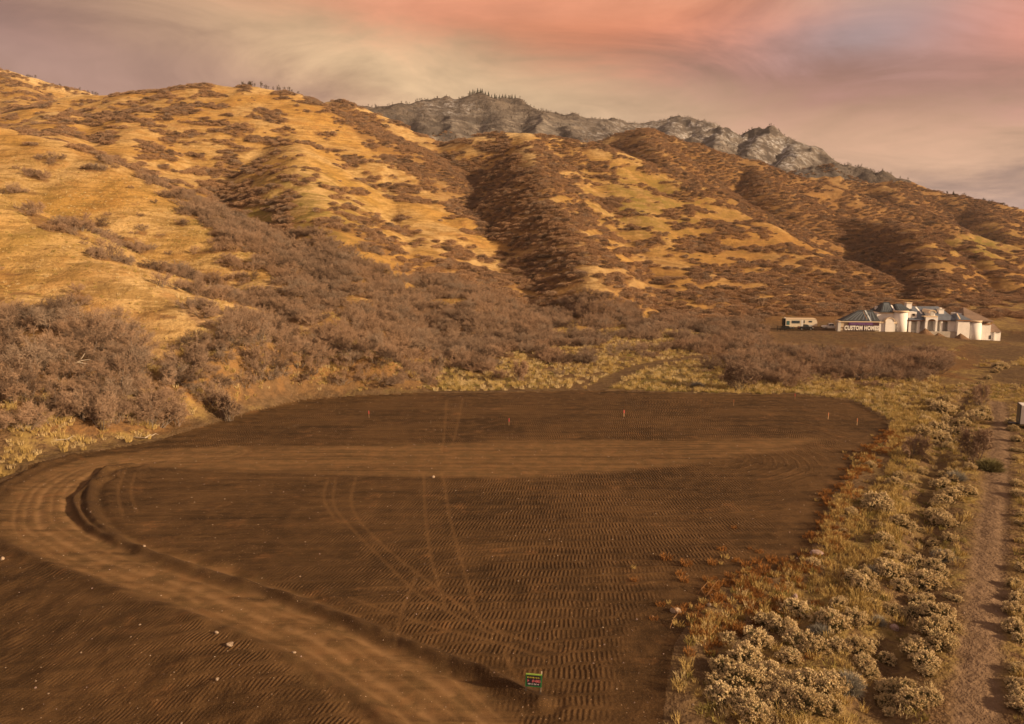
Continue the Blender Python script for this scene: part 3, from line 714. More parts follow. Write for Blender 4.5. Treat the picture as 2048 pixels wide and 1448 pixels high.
# ------------------------------------------------------------------ plant meshes: many thin blades and twigs
def unit(v): return v / (np.linalg.norm(v, axis=-1, keepdims=True) + 1e-9)
def strips(p0, p1, w0, w1, rng, bend=0.0):
    """flat tapered strips from p0 to p1 -> quads"""
    d = unit(p1 - p0); r = rng.normal(size=p0.shape)
    s = unit(np.cross(d, r))
    n = len(p0); w0 = np.broadcast_to(w0, n)[:, None]; w1 = np.broadcast_to(w1, n)[:, None]
    v = np.stack([p0 - s * w0, p0 + s * w0, p1 + s * w1, p1 - s * w1], 1).reshape(-1, 3)
    return v, np.arange(4 * n).reshape(-1, 4)
def tubes(p0, p1, r0, r1, k=4):
    d = unit(p1 - p0); ref = np.where(np.abs(d[:, 2:3]) > 0.9, np.array([[1.0, 0, 0]]), np.array([[0, 0, 1.0]]))
    a = unit(np.cross(d, ref)); b = np.cross(d, a)
    vs = []
    for j in range(k):
        c, s = math.cos(2 * math.pi * j / k), math.sin(2 * math.pi * j / k)
        vs.append((p0 + (a * c + b * s) * np.asarray(r0)[:, None], p1 + (a * c + b * s) * np.asarray(r1)[:, None]))
    n = len(p0); v = np.empty((n, 2 * k, 3))
    for j in range(k): v[:, j] = vs[j][0]; v[:, k + j] = vs[j][1]
    f = []
    for j in range(k): f.append([j, (j + 1) % k, k + (j + 1) % k, k + j])
    f = (np.array(f)[None] + (np.arange(n) * 2 * k)[:, None, None]).reshape(-1, 4)
    return v.reshape(-1, 3), f
def join(parts):
    V, F, o = [], [], 0
    for v, f in parts: V.append(v); F.append(f + o); o += len(v)
    return np.concatenate(V), np.concatenate(F)

def oak_parts(seed, H, Rr, stems, nb, nt, nf, fw, spread=1.0):
    """leafless multi-stemmed scrub: returns (trunk, twigs) geometry"""
    rng = np.random.default_rng(seed)
    az = rng.uniform(0, 2 * math.pi, stems); base = np.stack([np.cos(az), np.sin(az), 0 * az], 1) * rng.uniform(0.05, 0.35, (stems, 1)) * Rr
    out = rng.uniform(0.15, 1.0, stems) ** 0.7 * Rr * spread
    az2 = az + rng.normal(0, 0.5, stems)
    top = np.stack([np.cos(az2) * out, np.sin(az2) * out, H * np.sqrt(np.clip(1 - (out / Rr / 1.15) ** 2, 0.12, 1)) * rng.uniform(0.72, 0.95, stems)], 1)
    mid = base * 0.45 + top * 0.5 + rng.normal(0, 0.08 * H, (stems, 3)); mid[:, 2] = np.abs(mid[:, 2]) * 1.05
    rad = rng.uniform(0.03, 0.055, stems) * H / 3
    tv = join([tubes(base - [0, 0, 0.15], mid, rad, rad * 0.6), tubes(mid, top, rad * 0.6, rad * 0.18)])
    def along(f):
        f = f[..., None]; return np.where(f < 0.5, base[:, None] + (mid - base)[:, None] * f * 2, mid[:, None] + (top - mid)[:, None] * (f * 2 - 1))
    f = rng.uniform(0.3, 1.0, (stems, nb)); b0 = along(f).reshape(-1, 3)
    odir = unit(b0 * [1, 1, 0.55] + rng.normal(0, 0.35 * Rr, b0.shape)); bl = rng.uniform(0.16, 0.34, (len(b0), 1)) * H
    b1 = b0 + odir * bl
    ft = rng.uniform(0.15, 1.0, (len(b0), nt, 1)); t0 = (b0[:, None] + (b1 - b0)[:, None] * ft).reshape(-1, 3)
    tdir = unit(np.repeat(odir, nt, 0) * 0.8 + rng.normal(0, 0.65, t0.shape) + [0, 0, 0.25]); tl = rng.uniform(0.09, 0.2, (len(t0), 1)) * H
    t1 = t0 + tdir * tl
    g = [strips(b0, b1, 0.016 * H / 3, 0.008 * H / 3, rng), strips(t0, t1, fw * 0.8, fw * 0.4, rng)]
    if nf:
        ff = rng.uniform(0.2, 1.0, (len(t0), nf, 1)); q0 = (t0[:, None] + (t1 - t0)[:, None] * ff).reshape(-1, 3)
        qd = unit(np.repeat(tdir, nf, 0) * 0.7 + rng.normal(0, 0.75, q0.shape)); q1 = q0 + qd * rng.uniform(0.05, 0.12, (len(q0), 1)) * H
        g.append(strips(q0, q1, fw * 0.55, fw * 0.2, rng))
    tw = join(g); tw[0][:, 2] = np.maximum(tw[0][:, 2], 0.02)
    return tv, tw

def mat_twig(name, c1, c2, tip=None):
    m, w = new_mat(name)
    r = w.n('ShaderNodeObjectInfo').outputs['Random']
    p = w.pos(); n = w.noise(p, 0.9, 3, 0.6)
    c = w.mix(w.m('ADD', w.m('MULTIPLY', r, 0.6), w.m('MULTIPLY', n, 0.4)), c1, c2)
    c = w.mix(w.rng(w.noise(p, 0.05, 2, 0.5), 0.4, 0.62, 0.0, 0.5), c, tip or c2)
    if tip:
        r2 = w.m('FRACT', w.m('MULTIPLY', r, 7.31))
        c = w.mix(w.rng(r2, 0.76, 0.95, 0.0, 0.5), c, (0.27, 0.225, 0.185)); c = w.mix(w.rng(r2, 0.06, 0.2, 0.7, 0.0), c, (0.075, 0.052, 0.042))
    w.bsdf(c, 0.85, None, 0.1)
    return m
M_TWIG = mat_twig('oak_twigs', (0.16, 0.108, 0.080), (0.41, 0.29, 0.205), (0.39, 0.25, 0.16))
M_TRUNK = mat_twig('oak_bark', (0.12, 0.095, 0.08), (0.24, 0.20, 0.17))
OAK = []
for i, (H, Rr, st, sp) in enumerate([(3.0, 2.1, 12, 1.0), (2.6, 2.3, 13, 1.05), (3.5, 2.0, 11, 0.9), (2.3, 2.0, 12, 1.1), (3.2, 2.4, 13, 1.0)]):
    tv, tw = oak_parts(100 + i, H, Rr, st, 7, 8, 4, 0.020, sp)
    OAK.append((mesh_np('oak_trunk', *tv, M_TRUNK, smooth=False), mesh_np('oak_crown', *tw, M_TWIG, smooth=False)))
M_TWIGF = mat_twig('far_twigs', (0.21, 0.132, 0.088), (0.42, 0.275, 0.175), (0.41, 0.25, 0.14))
FAR = []
def dome_shrub(seed, n, Rr, H, ln, w):
    """low dense pillow of fine twigs"""
    rng = np.random.default_rng(seed); a = rng.uniform(0, 6.28, n); r = np.sqrt(rng.uniform(0, 1, n)) * Rr * (1 + 0.22 * np.sin(3 * a + seed) + 0.12 * np.sin(5 * a))
    top = H * np.sqrt(np.clip(1.04 - (r / (Rr * 1.25)) ** 2, 0.1, 1)) * rng.uniform(0.72, 1.08, n)
    p1 = np.stack([np.cos(a) * r, np.sin(a) * r, top], 1)
    d = unit(np.stack([np.cos(a) * r / Rr, np.sin(a) * r / Rr, np.full(n, 0.75)], 1) + rng.normal(0, 0.45, (n, 3)))
    p0 = p1 - d * rng.uniform(0.6, 1.4, (n, 1)) * ln; p0[:, 2] = np.maximum(p0[:, 2], 0.05)
    m = n // 5; b0 = np.stack([np.cos(a[:m]) * r[:m] * 0.5, np.sin(a[:m]) * r[:m] * 0.5, np.zeros(m)], 1)
    return join([strips(p0, p1, w, w * 0.45, rng), strips(b0, p0[:m], w * 0.7, w * 0.6, rng)])
for i in range(4):
    FAR.append(mesh_np('far_oak', *dome_shrub(150 + i, 420, 2.3, 1.75, 0.6, 0.042), M_TWIGF, smooth=False))

# ------------------------------------------------------------------ scattering of stuff with geometry nodes
def scatter(name, pts, rotz, scl, idx, sources, label, tilt=None, squash=None):
    """one object whose points each carry one of the source meshes"""
    hold = bpy.data.collections.new(name + '_kinds')
    for k, me in enumerate(sources):
        hold.objects.link(bpy.data.objects.new('%s_kind_%02d' % (name, k), me))
    me = bpy.data.meshes.new(name); n = len(pts)
    me.vertices.add(n); me.vertices.foreach_set('co', np.asarray(pts, np.float32).ravel())
    rv = np.zeros((n, 3), np.float32); rv[:, 2] = rotz
    if tilt is not None: rv[:, :2] = tilt
    a = me.attributes.new('rot', 'FLOAT_VECTOR', 'POINT'); a.data.foreach_set('vector', rv.ravel())
    sv = np.repeat(np.asarray(scl, np.float32)[:, None], 3, 1)
    if squash is not None: sv[:, 2] *= squash
    a = me.attributes.new('scl', 'FLOAT_VECTOR', 'POINT'); a.data.foreach_set('vector', sv.ravel())
    a = me.attributes.new('kind_index', 'INT', 'POINT'); a.data.foreach_set('value', np.asarray(idx, np.int32))
    me.update()
    ng = bpy.data.node_groups.new(name + '_nodes', 'GeometryNodeTree')
    ng.interface.new_socket('Geometry', in_out='INPUT', socket_type='NodeSocketGeometry')
    ng.interface.new_socket('Geometry', in_out='OUTPUT', socket_type='NodeSocketGeometry')
    gi, go = ng.nodes.new('NodeGroupInput'), ng.nodes.new('NodeGroupOutput')
    m2p = ng.nodes.new('GeometryNodeMeshToPoints'); iop = ng.nodes.new('GeometryNodeInstanceOnPoints')
    ci = ng.nodes.new('GeometryNodeCollectionInfo'); ci.inputs['Collection'].default_value = hold
    ci.inputs['Separate Children'].default_value = True; ci.inputs['Reset Children'].default_value = True
    L = ng.links.new
    def na(nm, dt):
        q = ng.nodes.new('GeometryNodeInputNamedAttribute'); q.data_type = dt; q.inputs[0].default_value = nm
        return next(o for o in q.outputs if o.enabled and o.name == 'Attribute')
    L(gi.outputs[0], m2p.inputs[0]); L(m2p.outputs[0], iop.inputs['Points']); L(ci.outputs[0], iop.inputs['Instance'])
    iop.inputs['Pick Instance'].default_value = True
    L(na('kind_index', 'INT'), iop.inputs['Instance Index'])
    L(na('rot', 'FLOAT_VECTOR'), iop.inputs['Rotation']); L(na('scl', 'FLOAT_VECTOR'), iop.inputs['Scale'])
    L(iop.outputs[0], go.inputs[0])
    o = link(name, me, label=label, kind='stuff')
    md = o.modifiers.new('scatter', 'NODES'); md.node_group = ng
    return o

RNG = np.random.default_rng(7)
def grid_pts(d0, d1, step, tmax=0.8):
    xs = np.arange(-tmax * d1, tmax * d1, step); ys = np.arange(d0, d1, step)
    gx, gy = np.meshgrid(xs, ys); gx = gx + RNG.uniform(-.5, .5, gx.shape) * step; gy = gy + RNG.uniform(-.5, .5, gy.shape) * step
    k = (np.abs(gx / gy) < tmax) & (gy > d0) & (gy < d1)
    return gx[k], gy[k]
def visible(x, y, z, h, margin=0.006):
    return (z + h - CAM_H) / y > bil(ELMAX, x, y * 0.985) - margin
def keep_off(x, y):
    return (bil(lot_sd, x, y) > 2.0) & (bil(track_d, x, y) > 2.2) & (bil(pad_sd, x, y) > 2.0) & ((bil(trail_d, x, y) > 2.2))

def oak_candidates(d0, d1, step, smin, smax):
    x, y = grid_pts(d0, d1, step); z = bil(Z, x, y)
    c = bil(cover, x, y); dn = px_map(DENS, *to_px(x, y, z + 1))
    k = (c > RNG.uniform(0.25, 0.85, c.shape)) & keep_off(x, y)
    k |= (RNG.uniform(size=c.shape) < 0.03 * dn) & keep_off(x, y) & (dn > 0.1)
    k &= (dn > 0.05)
    px, py = to_px(x, y, z)
    k &= ~((px > 1530) & (py > 632) & (py < 706) & (y > 180) & (y < 285))      # clearing round the house
    k &= ~((px > 1890) & (y < 235)) & ~((y < 114) & (px > 720))
    x, y, z = x[k], y[k], z[k]
    sc = RNG.uniform(smin, smax, x.shape) * (0.72 + 0.45 * bil(cover, x, y))
    v = visible(x, y, z, 3.0 * sc)
    return x[v], y[v], z[v], sc[v]
x1, y1, z1, s1 = oak_candidates(76, 250, 1.8, 0.34, 0.86)
# the thicket at the foot of the left hill stands taller
pxx, pyy = to_px(x1, y1, z1)
s1 = s1 * (1 + 0.3 * ((y1 < 106) & (pxx < 380))) * (1 + 0.08 * ((y1 < 125) & (pxx >= 420) & (pxx < 950)))
x2, y2, z2, s2 = oak_candidates(250, 560, 2.6, 0.45, 0.95)
x3, y3, z3, s3 = oak_candidates(560, 1000, 4.0, 0.6, 1.2)

# 300 nearest shrubs in view: things of their own
inf = (pxx > -10) & (pxx < 2058) & (z1 + 2.5 * s1 - CAM_H > bil(ELMAX, x1, y1 * 0.985) * y1)
score = np.where(inf, s1 / y1, 0)
order = np.argsort(-score); own = order[:300]
rest = np.ones(len(x1), bool); rest[own] = False
def oak_label(px, py, D):
    if px < 330:
        if D < 93: return 'leafless oak shrub at the grassy front edge of the thicket left of the road bend', 'front edge of the thicket left of the road bend'
        return 'leafless grey-brown oak shrub deep in the tall thicket left of the road bend', 'oak thicket left of the road bend'
    if px < 700:
        if D < 112: return 'leafless oak shrub just behind the left far rim of the lot', 'oak shrubs just behind the left far rim'
        return 'leafless grey-brown oak shrub up the bank above the left end of the lot', 'oak thicket above the left end of the lot'
    if px < 1250: return 'leafless brown oak shrub behind the middle of the lot', 'oak shrubs behind the middle of the lot'
    return 'low leafless brown oak shrub between the lot and the white house', 'oak shrubs between lot and house'
for i in own:
    lb, gr = oak_label(pxx[i], pyy[i], y1[i])
    r = link('oak_shrub', None, label=lb, cat='shrub', group=gr, loc=(x1[i], y1[i], z1[i]), rot=(0, 0, RNG.uniform(0, 6.28)), scale=(s1[i], s1[i], s1[i] * RNG.uniform(0.85, 1.1)))
    tr, cr = OAK[RNG.integers(0, len(OAK))]
    link('trunk', tr, r); link('crown', cr, r)
def flat_(a): return np.stack(a, 1)
NEAR_SRC = []
for i in range(len(OAK)):
    vs, fs, o = [], [], 0
    for me in OAK[i]:
        v = np.empty(len(me.vertices) * 3, np.float32); me.vertices.foreach_get('co', v)
        f = np.empty(len(me.loops), np.int32); me.loops.foreach_get('vertex_index', f)
        vs.append(v.reshape(-1, 3)); fs.append(f.reshape(-1, 4) + o); o += len(me.vertices)
    NEAR_SRC.append(mesh_np('near_oak', np.concatenate(vs), np.concatenate(fs), M_TWIG, smooth=False))
n1 = int(rest.sum())
scatter('oak_scrub', flat_((x1[rest], y1[rest], z1[rest] - 0.1)), RNG.uniform(0, 6.28, n1), s1[rest], RNG.integers(0, 5, n1), NEAR_SRC, 'brown leafless oak scrub covering the lower slopes', squash=RNG.uniform(0.75, 1.05, n1))
xf, yf, zf, sf = np.concatenate([x2, x3]), np.concatenate([y2, y3]), np.concatenate([z2, z3]), np.concatenate([s2, s3])
nfar = len(xf)
scatter('far_scrub', flat_((xf, yf, zf - 0.1)), RNG.uniform(0, 6.28, nfar), sf, RNG.integers(0, 4, nfar), FAR, 'dark scrub patches on the far golden hills', squash=RNG.uniform(0.7, 1.0, nfar))
print('shrubs', len(x1), len(x2), len(x3))

# ------------------------------------------------------------------ bare trees and firs on the mountain
def skyline(px, d0, d1):
    t = ray(px, 230)[0]; c = int(np.argmin(np.abs(tc - t)))
    rr = np.where((Dr > d0) & (Dr < d1))[0]; r = rr[np.argmax(EL[rr, c])]
    return X[r, c], Y[r, c], Z[r, c]
M_WOOD = mat_twig('mountain_twigs', (0.055, 0.045, 0.04), (0.14, 0.11, 0.09))
FARD = []
TALL = [mesh_np('bare_tree', *join(list(oak_parts(170 + i, 3.6, 1.3, 6, 6, 8, 0, 0.06, 0.9))), M_TWIGF, smooth=False) for i in range(4)]
for me_ in TALL:
    q_ = me_.copy(); q_.materials.clear(); q_.materials.append(M_WOOD); FARD.append(q_)
def mountain_trees():
    x, y = grid_pts(880, 1850, 15.0, 0.62); z = bil(Z, x, y)
    px, py = to_px(x, y, z)
    k = visible(x, y, z, 8, 0.001) & (bil(rocky, x, y) > 0.4) & (fbm(x / 70, y / 70, 2, 301) > -0.12) & (bil(snow, x, y) < RNG.uniform(0.2, 0.9, x.shape))
    x, y, z = x[k], y[k], z[k]
    ex = []
    for p0, p1, d0, d1, n in ((735, 1140, 1050, 1300, 70), (1130, 1440, 1600, 1900, 60), (1440, 1600, 1300, 1480, 22), (470, 600, 480, 620, 20), (60, 200, 780, 900, 14), (1690, 1790, 1100, 1300, 22), (1900, 2040, 880, 980, 26)):
        for p in np.sort(RNG.uniform(p0, p1, n)): ex.append(skyline(p, d0, d1))
    ex = np.array(ex)
    P3 = np.concatenate([np.stack([x, y, z], 1), ex])
    n = len(P3); sc = np.concatenate([RNG.uniform(0.45, 0.9, len(x)), RNG.uniform(0.45, 0.9, len(ex))])
    scatter('mountain_woods', P3 - [0, 0, 0.4], RNG.uniform(0, 6.28, n), sc, RNG.integers(0, 4, n), FARD, 'thin bare woods on the grey mountain ridges', squash=RNG.uniform(1.0, 1.7, n))
mountain_trees()
M_FIR = mat_twig('fir_needles', (0.030, 0.042, 0.032), (0.060, 0.075, 0.050))
def fir_mesh(seed):
    rng = np.random.default_rng(seed); p0, p1, w = [], [], []
    for k in range(16):
        z = 0.6 + 0.4 * k; r = (7.4 - z) * 0.24 + 0.15
        for j in range(9):
            a = rng.uniform(0, 6.28); rr = r * rng.uniform(0.7, 1.15)
            p0.append((0, 0, z + 0.25)); p1.append((math.cos(a) * rr, math.sin(a) * rr, z - 0.25 + rng.normal(0, .12))); w.append(0.30)
    p0, p1 = np.array(p0), np.array(p1)
    return mesh_np('fir_crown', *strips(p0, p1, np.array(w), np.array(w) * 0.5, rng), M_FIR, smooth=False)
fir_tr = mesh_np('fir_trunk', *tubes(np.array([[0, 0, -0.6]]), np.array([[0, 0, 7.2]]), [0.22], [0.04], 6), M_TRUNK)
firs = [fir_mesh(400 + i) for i in range(3)]
for i, px in enumerate([941, 947, 955, 961, 966, 971, 977, 984, 989, 993, 1000, 1006, 1012, 1019, 1025, 1031]):
    x, y, z = skyline(px, 1080, 1330); s = RNG.uniform(0.65, 1.05)
    r = link('fir_tree', None, label='dark fir in the row on the crest of the rocky mountain', cat='tree', group='firs on the mountain crest', loc=(x, y - 3, z - 1.0), rot=(0, 0, RNG.uniform(0, 6)), scale=s)
    link('trunk', fir_tr, r); link('crown', firs[i % 3], r)

# ------------------------------------------------------------------ grass
def mat_leaf(name, c1, c2, rough=0.8):
    m, w = new_mat(name); r = w.n('ShaderNodeObjectInfo').outputs['Random']
    n = w.noise(w.pos(), 0.6, 2, 0.5)
    w.bsdf(w.mix(w.m('ADD', w.m('MULTIPLY', r, 0.65), w.m('MULTIPLY', n, 0.35)), c1, c2), rough, None, 0.1)
    return m
M_STRAW = mat_leaf('straw_grass', (0.36, 0.25, 0.085), (0.56, 0.42, 0.18))
M_OLIVE = mat_leaf('olive_grass', (0.17, 0.145, 0.045), (0.34, 0.27, 0.09))
M_PALE = mat_leaf('pale_grass', (0.48, 0.36, 0.18), (0.62, 0.50, 0.29))
M_RUST = mat_leaf('russet_weed', (0.20, 0.085, 0.028), (0.36, 0.17, 0.05))
def tuft(seed, n, h, spread, w, mat):
    rng = np.random.default_rng(seed); a = rng.uniform(0, 6.28, n); r = rng.uniform(0, 1, n) ** 0.5 * spread * 0.5
    p0 = np.stack([np.cos(a) * r, np.sin(a) * r, 0 * a - 0.03], 1); lean = rng.uniform(0.15, 0.7, n); a2 = a + rng.normal(0, 0.6, n); hh = h * rng.uniform(0.5, 1.0, n)
    pm = p0 + np.stack([np.cos(a2) * lean * hh * 0.35, np.sin(a2) * lean * hh * 0.35, hh * 0.6], 1)
    p1 = pm + np.stack([np.cos(a2) * lean * hh * 0.6, np.sin(a2) * lean * hh * 0.6, hh * 0.38], 1)
    return mesh_np('tuft', *join([strips(p0, pm, w, w * 0.8, rng), strips(pm, p1, w * 0.8, w * 0.15, rng)]), mat, smooth=False)
TUFTS = [tuft(500, 34, 0.55, 0.5, 0.013, M_STRAW), tuft(501, 34, 0.7, 0.55, 0.013, M_STRAW), tuft(502, 30, 0.45, 0.5, 0.015, M_OLIVE), tuft(503, 36, 0.5, 0.6, 0.014, M_PALE), tuft(504, 34, 0.4, 0.5, 0.014, M_OLIVE)]
WEEDS = [tuft(510, 70, 0.45, 0.7, 0.014, M_RUST), tuft(511, 60, 0.35, 0.6, 0.014, M_RUST), tuft(512, 40, 0.4, 0.5, 0.014, M_STRAW)]
def pip(px, py, poly): return inside(np.asarray(px, float), np.asarray(py, float), np.array(poly, float))
YG = [(1790,815),(1900,815),(1850,900),(1800,960),(1800,1080),(1790,1180),(1800,1260),(1640,1240),(1612,1160),(1660,1020),(1700,930)]
def verge_grass():
    P_, K_, S_ = [], [], []
    x, y = grid_pts(30, 130, 0.42, 0.76); z = bil(Z, x, y); px, py = to_px(x, y, z)
    ls, td, dd = bil(lot_sd, x, y), bil(trail_d, x, y), bil(ditch_d, x, y)
    patch = fbm(x / 3.0, y / 3.0, 2, 320)
    right = (px > 1250) & (ls > 0.3) & (td > 1.5) & (py > 770)
    pr = np.where(pip(px, py, YG), 0.75, 0.28 + 0.3 * (patch > 0.1)) * (0.35 + 0.65 * sstep(-0.3, 0.25, patch)) * np.where(dd < 1.2, 0.5, 1)
    pr = np.where(td < 3.0, pr * 0.5, pr)
    pr = np.where((px > 1640) & (px < 1780) & (py > 860) & (py < 1000) & (ls < 3), 0.1, pr)
    left = (px < 1000) & (ls > 0.6) & (ls < 13); pl = 0.6 * sstep(-0.25, 0.2, patch) * sstep(0.5, 4.0, ls)
    k = (right & (RNG.uniform(size=x.shape) < pr)) | (left & (RNG.uniform(size=x.shape) < pl))
    kk = np.where(pip(px, py, YG), RNG.choice([0, 1, 1, 0, 2], size=x.shape), RNG.choice([0, 2, 3, 4, 1], size=x.shape))
    kk = np.where(px < 720, RNG.choice([0, 1, 0, 3], size=x.shape), kk)
    P_.append(np.stack([x, y, z], 1)[k]); K_.append(kk[k]); S_.append(RNG.uniform(0.5, 1.15, k.sum()) * np.where(px[k] < 720, 1.25, 1.0))
    # bench behind the lot and the near hillside
    x, y = grid_pts(88, 240, 0.95, 0.76); z = bil(Z, x, y); px, py = to_px(x, y, z)
    cv = bil(cover, x, y); patch = fbm(x / 5.0, y / 5.0, 2, 321)
    ok = (bil(lot_sd, x, y) > 1.0) & (bil(track_d, x, y) > 1.8) & (bil(pad_sd, x, y) > 1) & (cv < 0.6) & ~((px > 1880) & (y < 150))
    ok &= ~((px > 1600) & (py < 700) & (py > 640)) & (bil(bare, x, y) < 0.5)
    bench = (py > 660) & (px > 600)
    k = ok & (RNG.uniform(size=x.shape) < np.where(bench, 0.75, 0.34) * (0.4 + 0.6 * sstep(-0.3, 0.2, patch))) & visible(x, y, z, 0.6, 0.002)
    kk = np.where(bench, RNG.choice([3, 3, 0, 2, 1], size=x.shape), RNG.choice([0, 3, 2, 0], size=x.shape))
    P_.append(np.stack([x, y, z], 1)[k]); K_.append(kk[k]); S_.append(RNG.uniform(0.6, 1.25, k.sum()) * np.where(bench[k], 1.3, 0.85))
    P3, K3, S3 = np.concatenate(P_), np.concatenate(K_), np.concatenate(S_)
    print('tufts', len(P3))
    scatter('dry_grass', P3, RNG.uniform(0, 6.28, len(P3)), S3, K3, TUFTS, 'dry yellow and olive grass beside the lot and on the slopes')
    x, y = grid_pts(34, 100, 0.40, 0.76); z = bil(Z, x, y); px, py = to_px(x, y, z)
    m = np.exp(-(((px - 1505) / 105) ** 2 + ((py - 1205) / 62) ** 2)) + 0.8 * np.exp(-(((px - 1430) / 60) ** 2 + ((py - 1250) / 40) ** 2)) + 0.6 * np.exp(-((bil(lot_sd, x, y) - 0.8) / 1.2) ** 2) * (px > 1560) * (py > 860)
    k = RNG.uniform(size=x.shape) < np.clip(m * 1.1 * (0.3 + 0.9 * sstep(-0.2, 0.25, fbm(x / 2, y / 2, 2, 330))), 0, 0.8)
    P3 = np.stack([x, y, z], 1)[k]; n = len(P3)
    scatter('russet_weeds', P3, RNG.uniform(0, 6.28, n), RNG.uniform(0.5, 1.2, n), RNG.choice([0, 1, 1, 2], n), WEEDS, 'low russet orange weeds along the right edge of the lot')
verge_grass()

# ------------------------------------------------------------------ rabbitbrush
M_CREAM = mat_leaf('seed_heads', (0.54, 0.42, 0.235), (0.73, 0.59, 0.37), 0.9)
M_SAGE = mat_leaf('sage_stems', (0.15, 0.135, 0.07), (0.28, 0.24, 0.13), 0.9)
M_GREY = mat_leaf('grey_brush', (0.20, 0.19, 0.165), (0.34, 0.32, 0.28), 0.9)
M_GREEN = mat_leaf('green_brush', (0.15, 0.135, 0.06), (0.25, 0.215, 0.105), 0.9)
ico = None
def puff_template():
    bm = bmesh.new(); bmesh.ops.create_icosphere(bm, subdivisions=1, radius=1.0)
    v = np.array([q.co[:] for q in bm.verts]); f = np.array([[w.index for w in q.verts] for q in bm.faces]); bm.free()
    return v, f
PV, PF = puff_template()
def rabbit_parts(seed, nlump, per, fuzz=True):
    """round bush of unit radius: lumps of seed heads over grey-green stems"""
    rng = np.random.default_rng(seed)
    a = rng.uniform(0, 6.28, nlump); e = np.arccos(rng.uniform(0.12, 1.0, nlump)); rr = rng.uniform(0.66, 0.98, nlump)
    lc = np.stack([np.cos(a) * np.sin(e), np.sin(a) * np.sin(e), np.cos(e) * 0.82 + 0.12], 1) * rr[:, None]
    dirs = unit(lc)
    c = np.repeat(lc, per, 0) + rng.normal(0, 0.082, (nlump * per, 3)); d = np.repeat(dirs, per, 0)
    n = len(c); r = rng.uniform(0.022, 0.046, n)
    jit = 1 + rng.normal(0, 0.25, (n, len(PV)))
    v = c[:, None] + PV[None] * (r[:, None] * jit)[..., None] * [1, 1, 0.9]
    f = (PF[None] + (np.arange(n) * len(PV))[:, None, None])
    fz = np.repeat(np.arange(n), 5); f0 = c[fz] - d[fz] * 0.03
    fv, ff = strips(f0, c[fz] + unit(d[fz] + [0, 0, 0.4] + rng.normal(0, 0.55, (len(fz), 3))) * rng.uniform(0.045, 0.085, (len(fz), 1)), 0.006, 0.015, rng)
    heads = join([(v.reshape(-1, 3), f.reshape(-1, 3)), (fv, np.concatenate([ff[:, [0, 1, 2]], ff[:, [0, 2, 3]]]))])
    s0 = rng.normal(0, 0.10, (n, 3)) * [1, 1, 0]; k = rng.uniform(0.25, 0.6, (n, 1))
    m = s0 * (1 - k) + c * k
    st = [strips(m, c, 0.012, 0.009, rng)]
    q = rng.choice(n, n * 2); q0 = c[q] * rng.uniform(0.6, 0.95, (len(q), 1)); q1 = q0 + unit(d[q] + rng.normal(0, 0.6, (len(q), 3))) * rng.uniform(0.1, 0.22, (len(q), 1))
    st.append(strips(q0, q1, 0.011, 0.004, rng))
    st.append(tubes(s0[::9] - [0, 0, .05], m[::9], np.full(len(s0[::9]), 0.014), np.full(len(s0[::9]), 0.008), 3))
    return heads, join(st)
RAB = []
for i in range(4):
    hd, st = rabbit_parts(600 + i, 40 + 5 * i, 17)
    RAB.append((mesh_np('seed_heads', *hd, M_CREAM, smooth=False), mesh_np('stems', *st, M_SAGE, smooth=False)))
def stem_bush(seed, mat, n=900):
    rng = np.random.default_rng(seed); a = rng.uniform(0, 6.28, n); e = np.arccos(rng.uniform(0.02, 1, n)); L = rng.uniform(0.6, 1.05, n)
    d = np.stack([np.cos(a) * np.sin(e), np.sin(a) * np.sin(e), np.cos(e) * 0.85], 1)
    p0 = d * 0.12 * [1, 1, 0]; pm = d * (L * 0.62)[:, None]; p1 = d * L[:, None] + rng.normal(0, 0.07, (n, 3))
    return mesh_np('bush', *join([strips(p0, pm, 0.010, 0.009, rng), strips(pm, p1, 0.012, 0.004, rng), strips(pm, pm + rng.normal(0, 0.13, (n, 3)), 0.012, 0.004, rng)]), mat, smooth=False)
SAGEB = [stem_bush(620, M_GREY), stem_bush(621, M_GREY)]
GREENB = stem_bush(622, M_GREEN, 1300)
def z8(q): return [(1350 + a / 2.934, 1000 + b / 2.934, w / 2.934) for a, b, w in q]
def z7(q): return [(1350 + a / 2.895, 700 + b / 2.895, w / 2.895) for a, b, w in q]
RB_FRONT = z8([(730,690,190),(560,760,150),(500,870,190),(650,800,170),(760,880,200),(860,910,150),(940,780,180),(1080,750,160),(330,850,120),(430,970,220),(300,1030,180),(560,1070,200),(420,1130,240),(620,1110,200),(780,1140,220),(900,1160,180),(300,1210,200),(430,1240,200),(250,1110,160),(480,1320,220),(800,1270,230),(930,1270,160),(1090,900,150),(990,900,140),(690,960,150),(640,1250,170),(560,1180,150)])
RB_MID = z8([(1070,500,130),(1130,550,140),(1290,470,180),(1230,410,90),(1240,270,120),(1290,305,80),(1040,90,80),(1220,50,150),(1440,370,130),(1500,500,170),(1580,450,120),(1460,600,130),(1440,650,120),(820,410,80),(990,630,90),(1320,650,100)])
RB_DITCH = z8([(1570,710,180),(1540,820,200),(1450,920,180),(1600,900,200),(1500,1000,200),(1640,790,120),(1270,920,130),(1290,1090,170),(1380,1120,150),(1420,1210,170),(1520,1200,150),(1260,1150,120),(1560,110,120),(1600,140,120),(1660,600,70),(1540,390,110)]) + z7([(1620,870,150),(1700,850,120),(1570,890,110),(1560,790,110)])
RB_PATH = z8([(2010,510,90),(2030,590,110),(2020,680,120),(2040,760,80),(2042,1000,70),(2042,1100,60)]) + z7([(1950,430,70),(1970,470,70),(1990,530,60),(2003,590,50)])
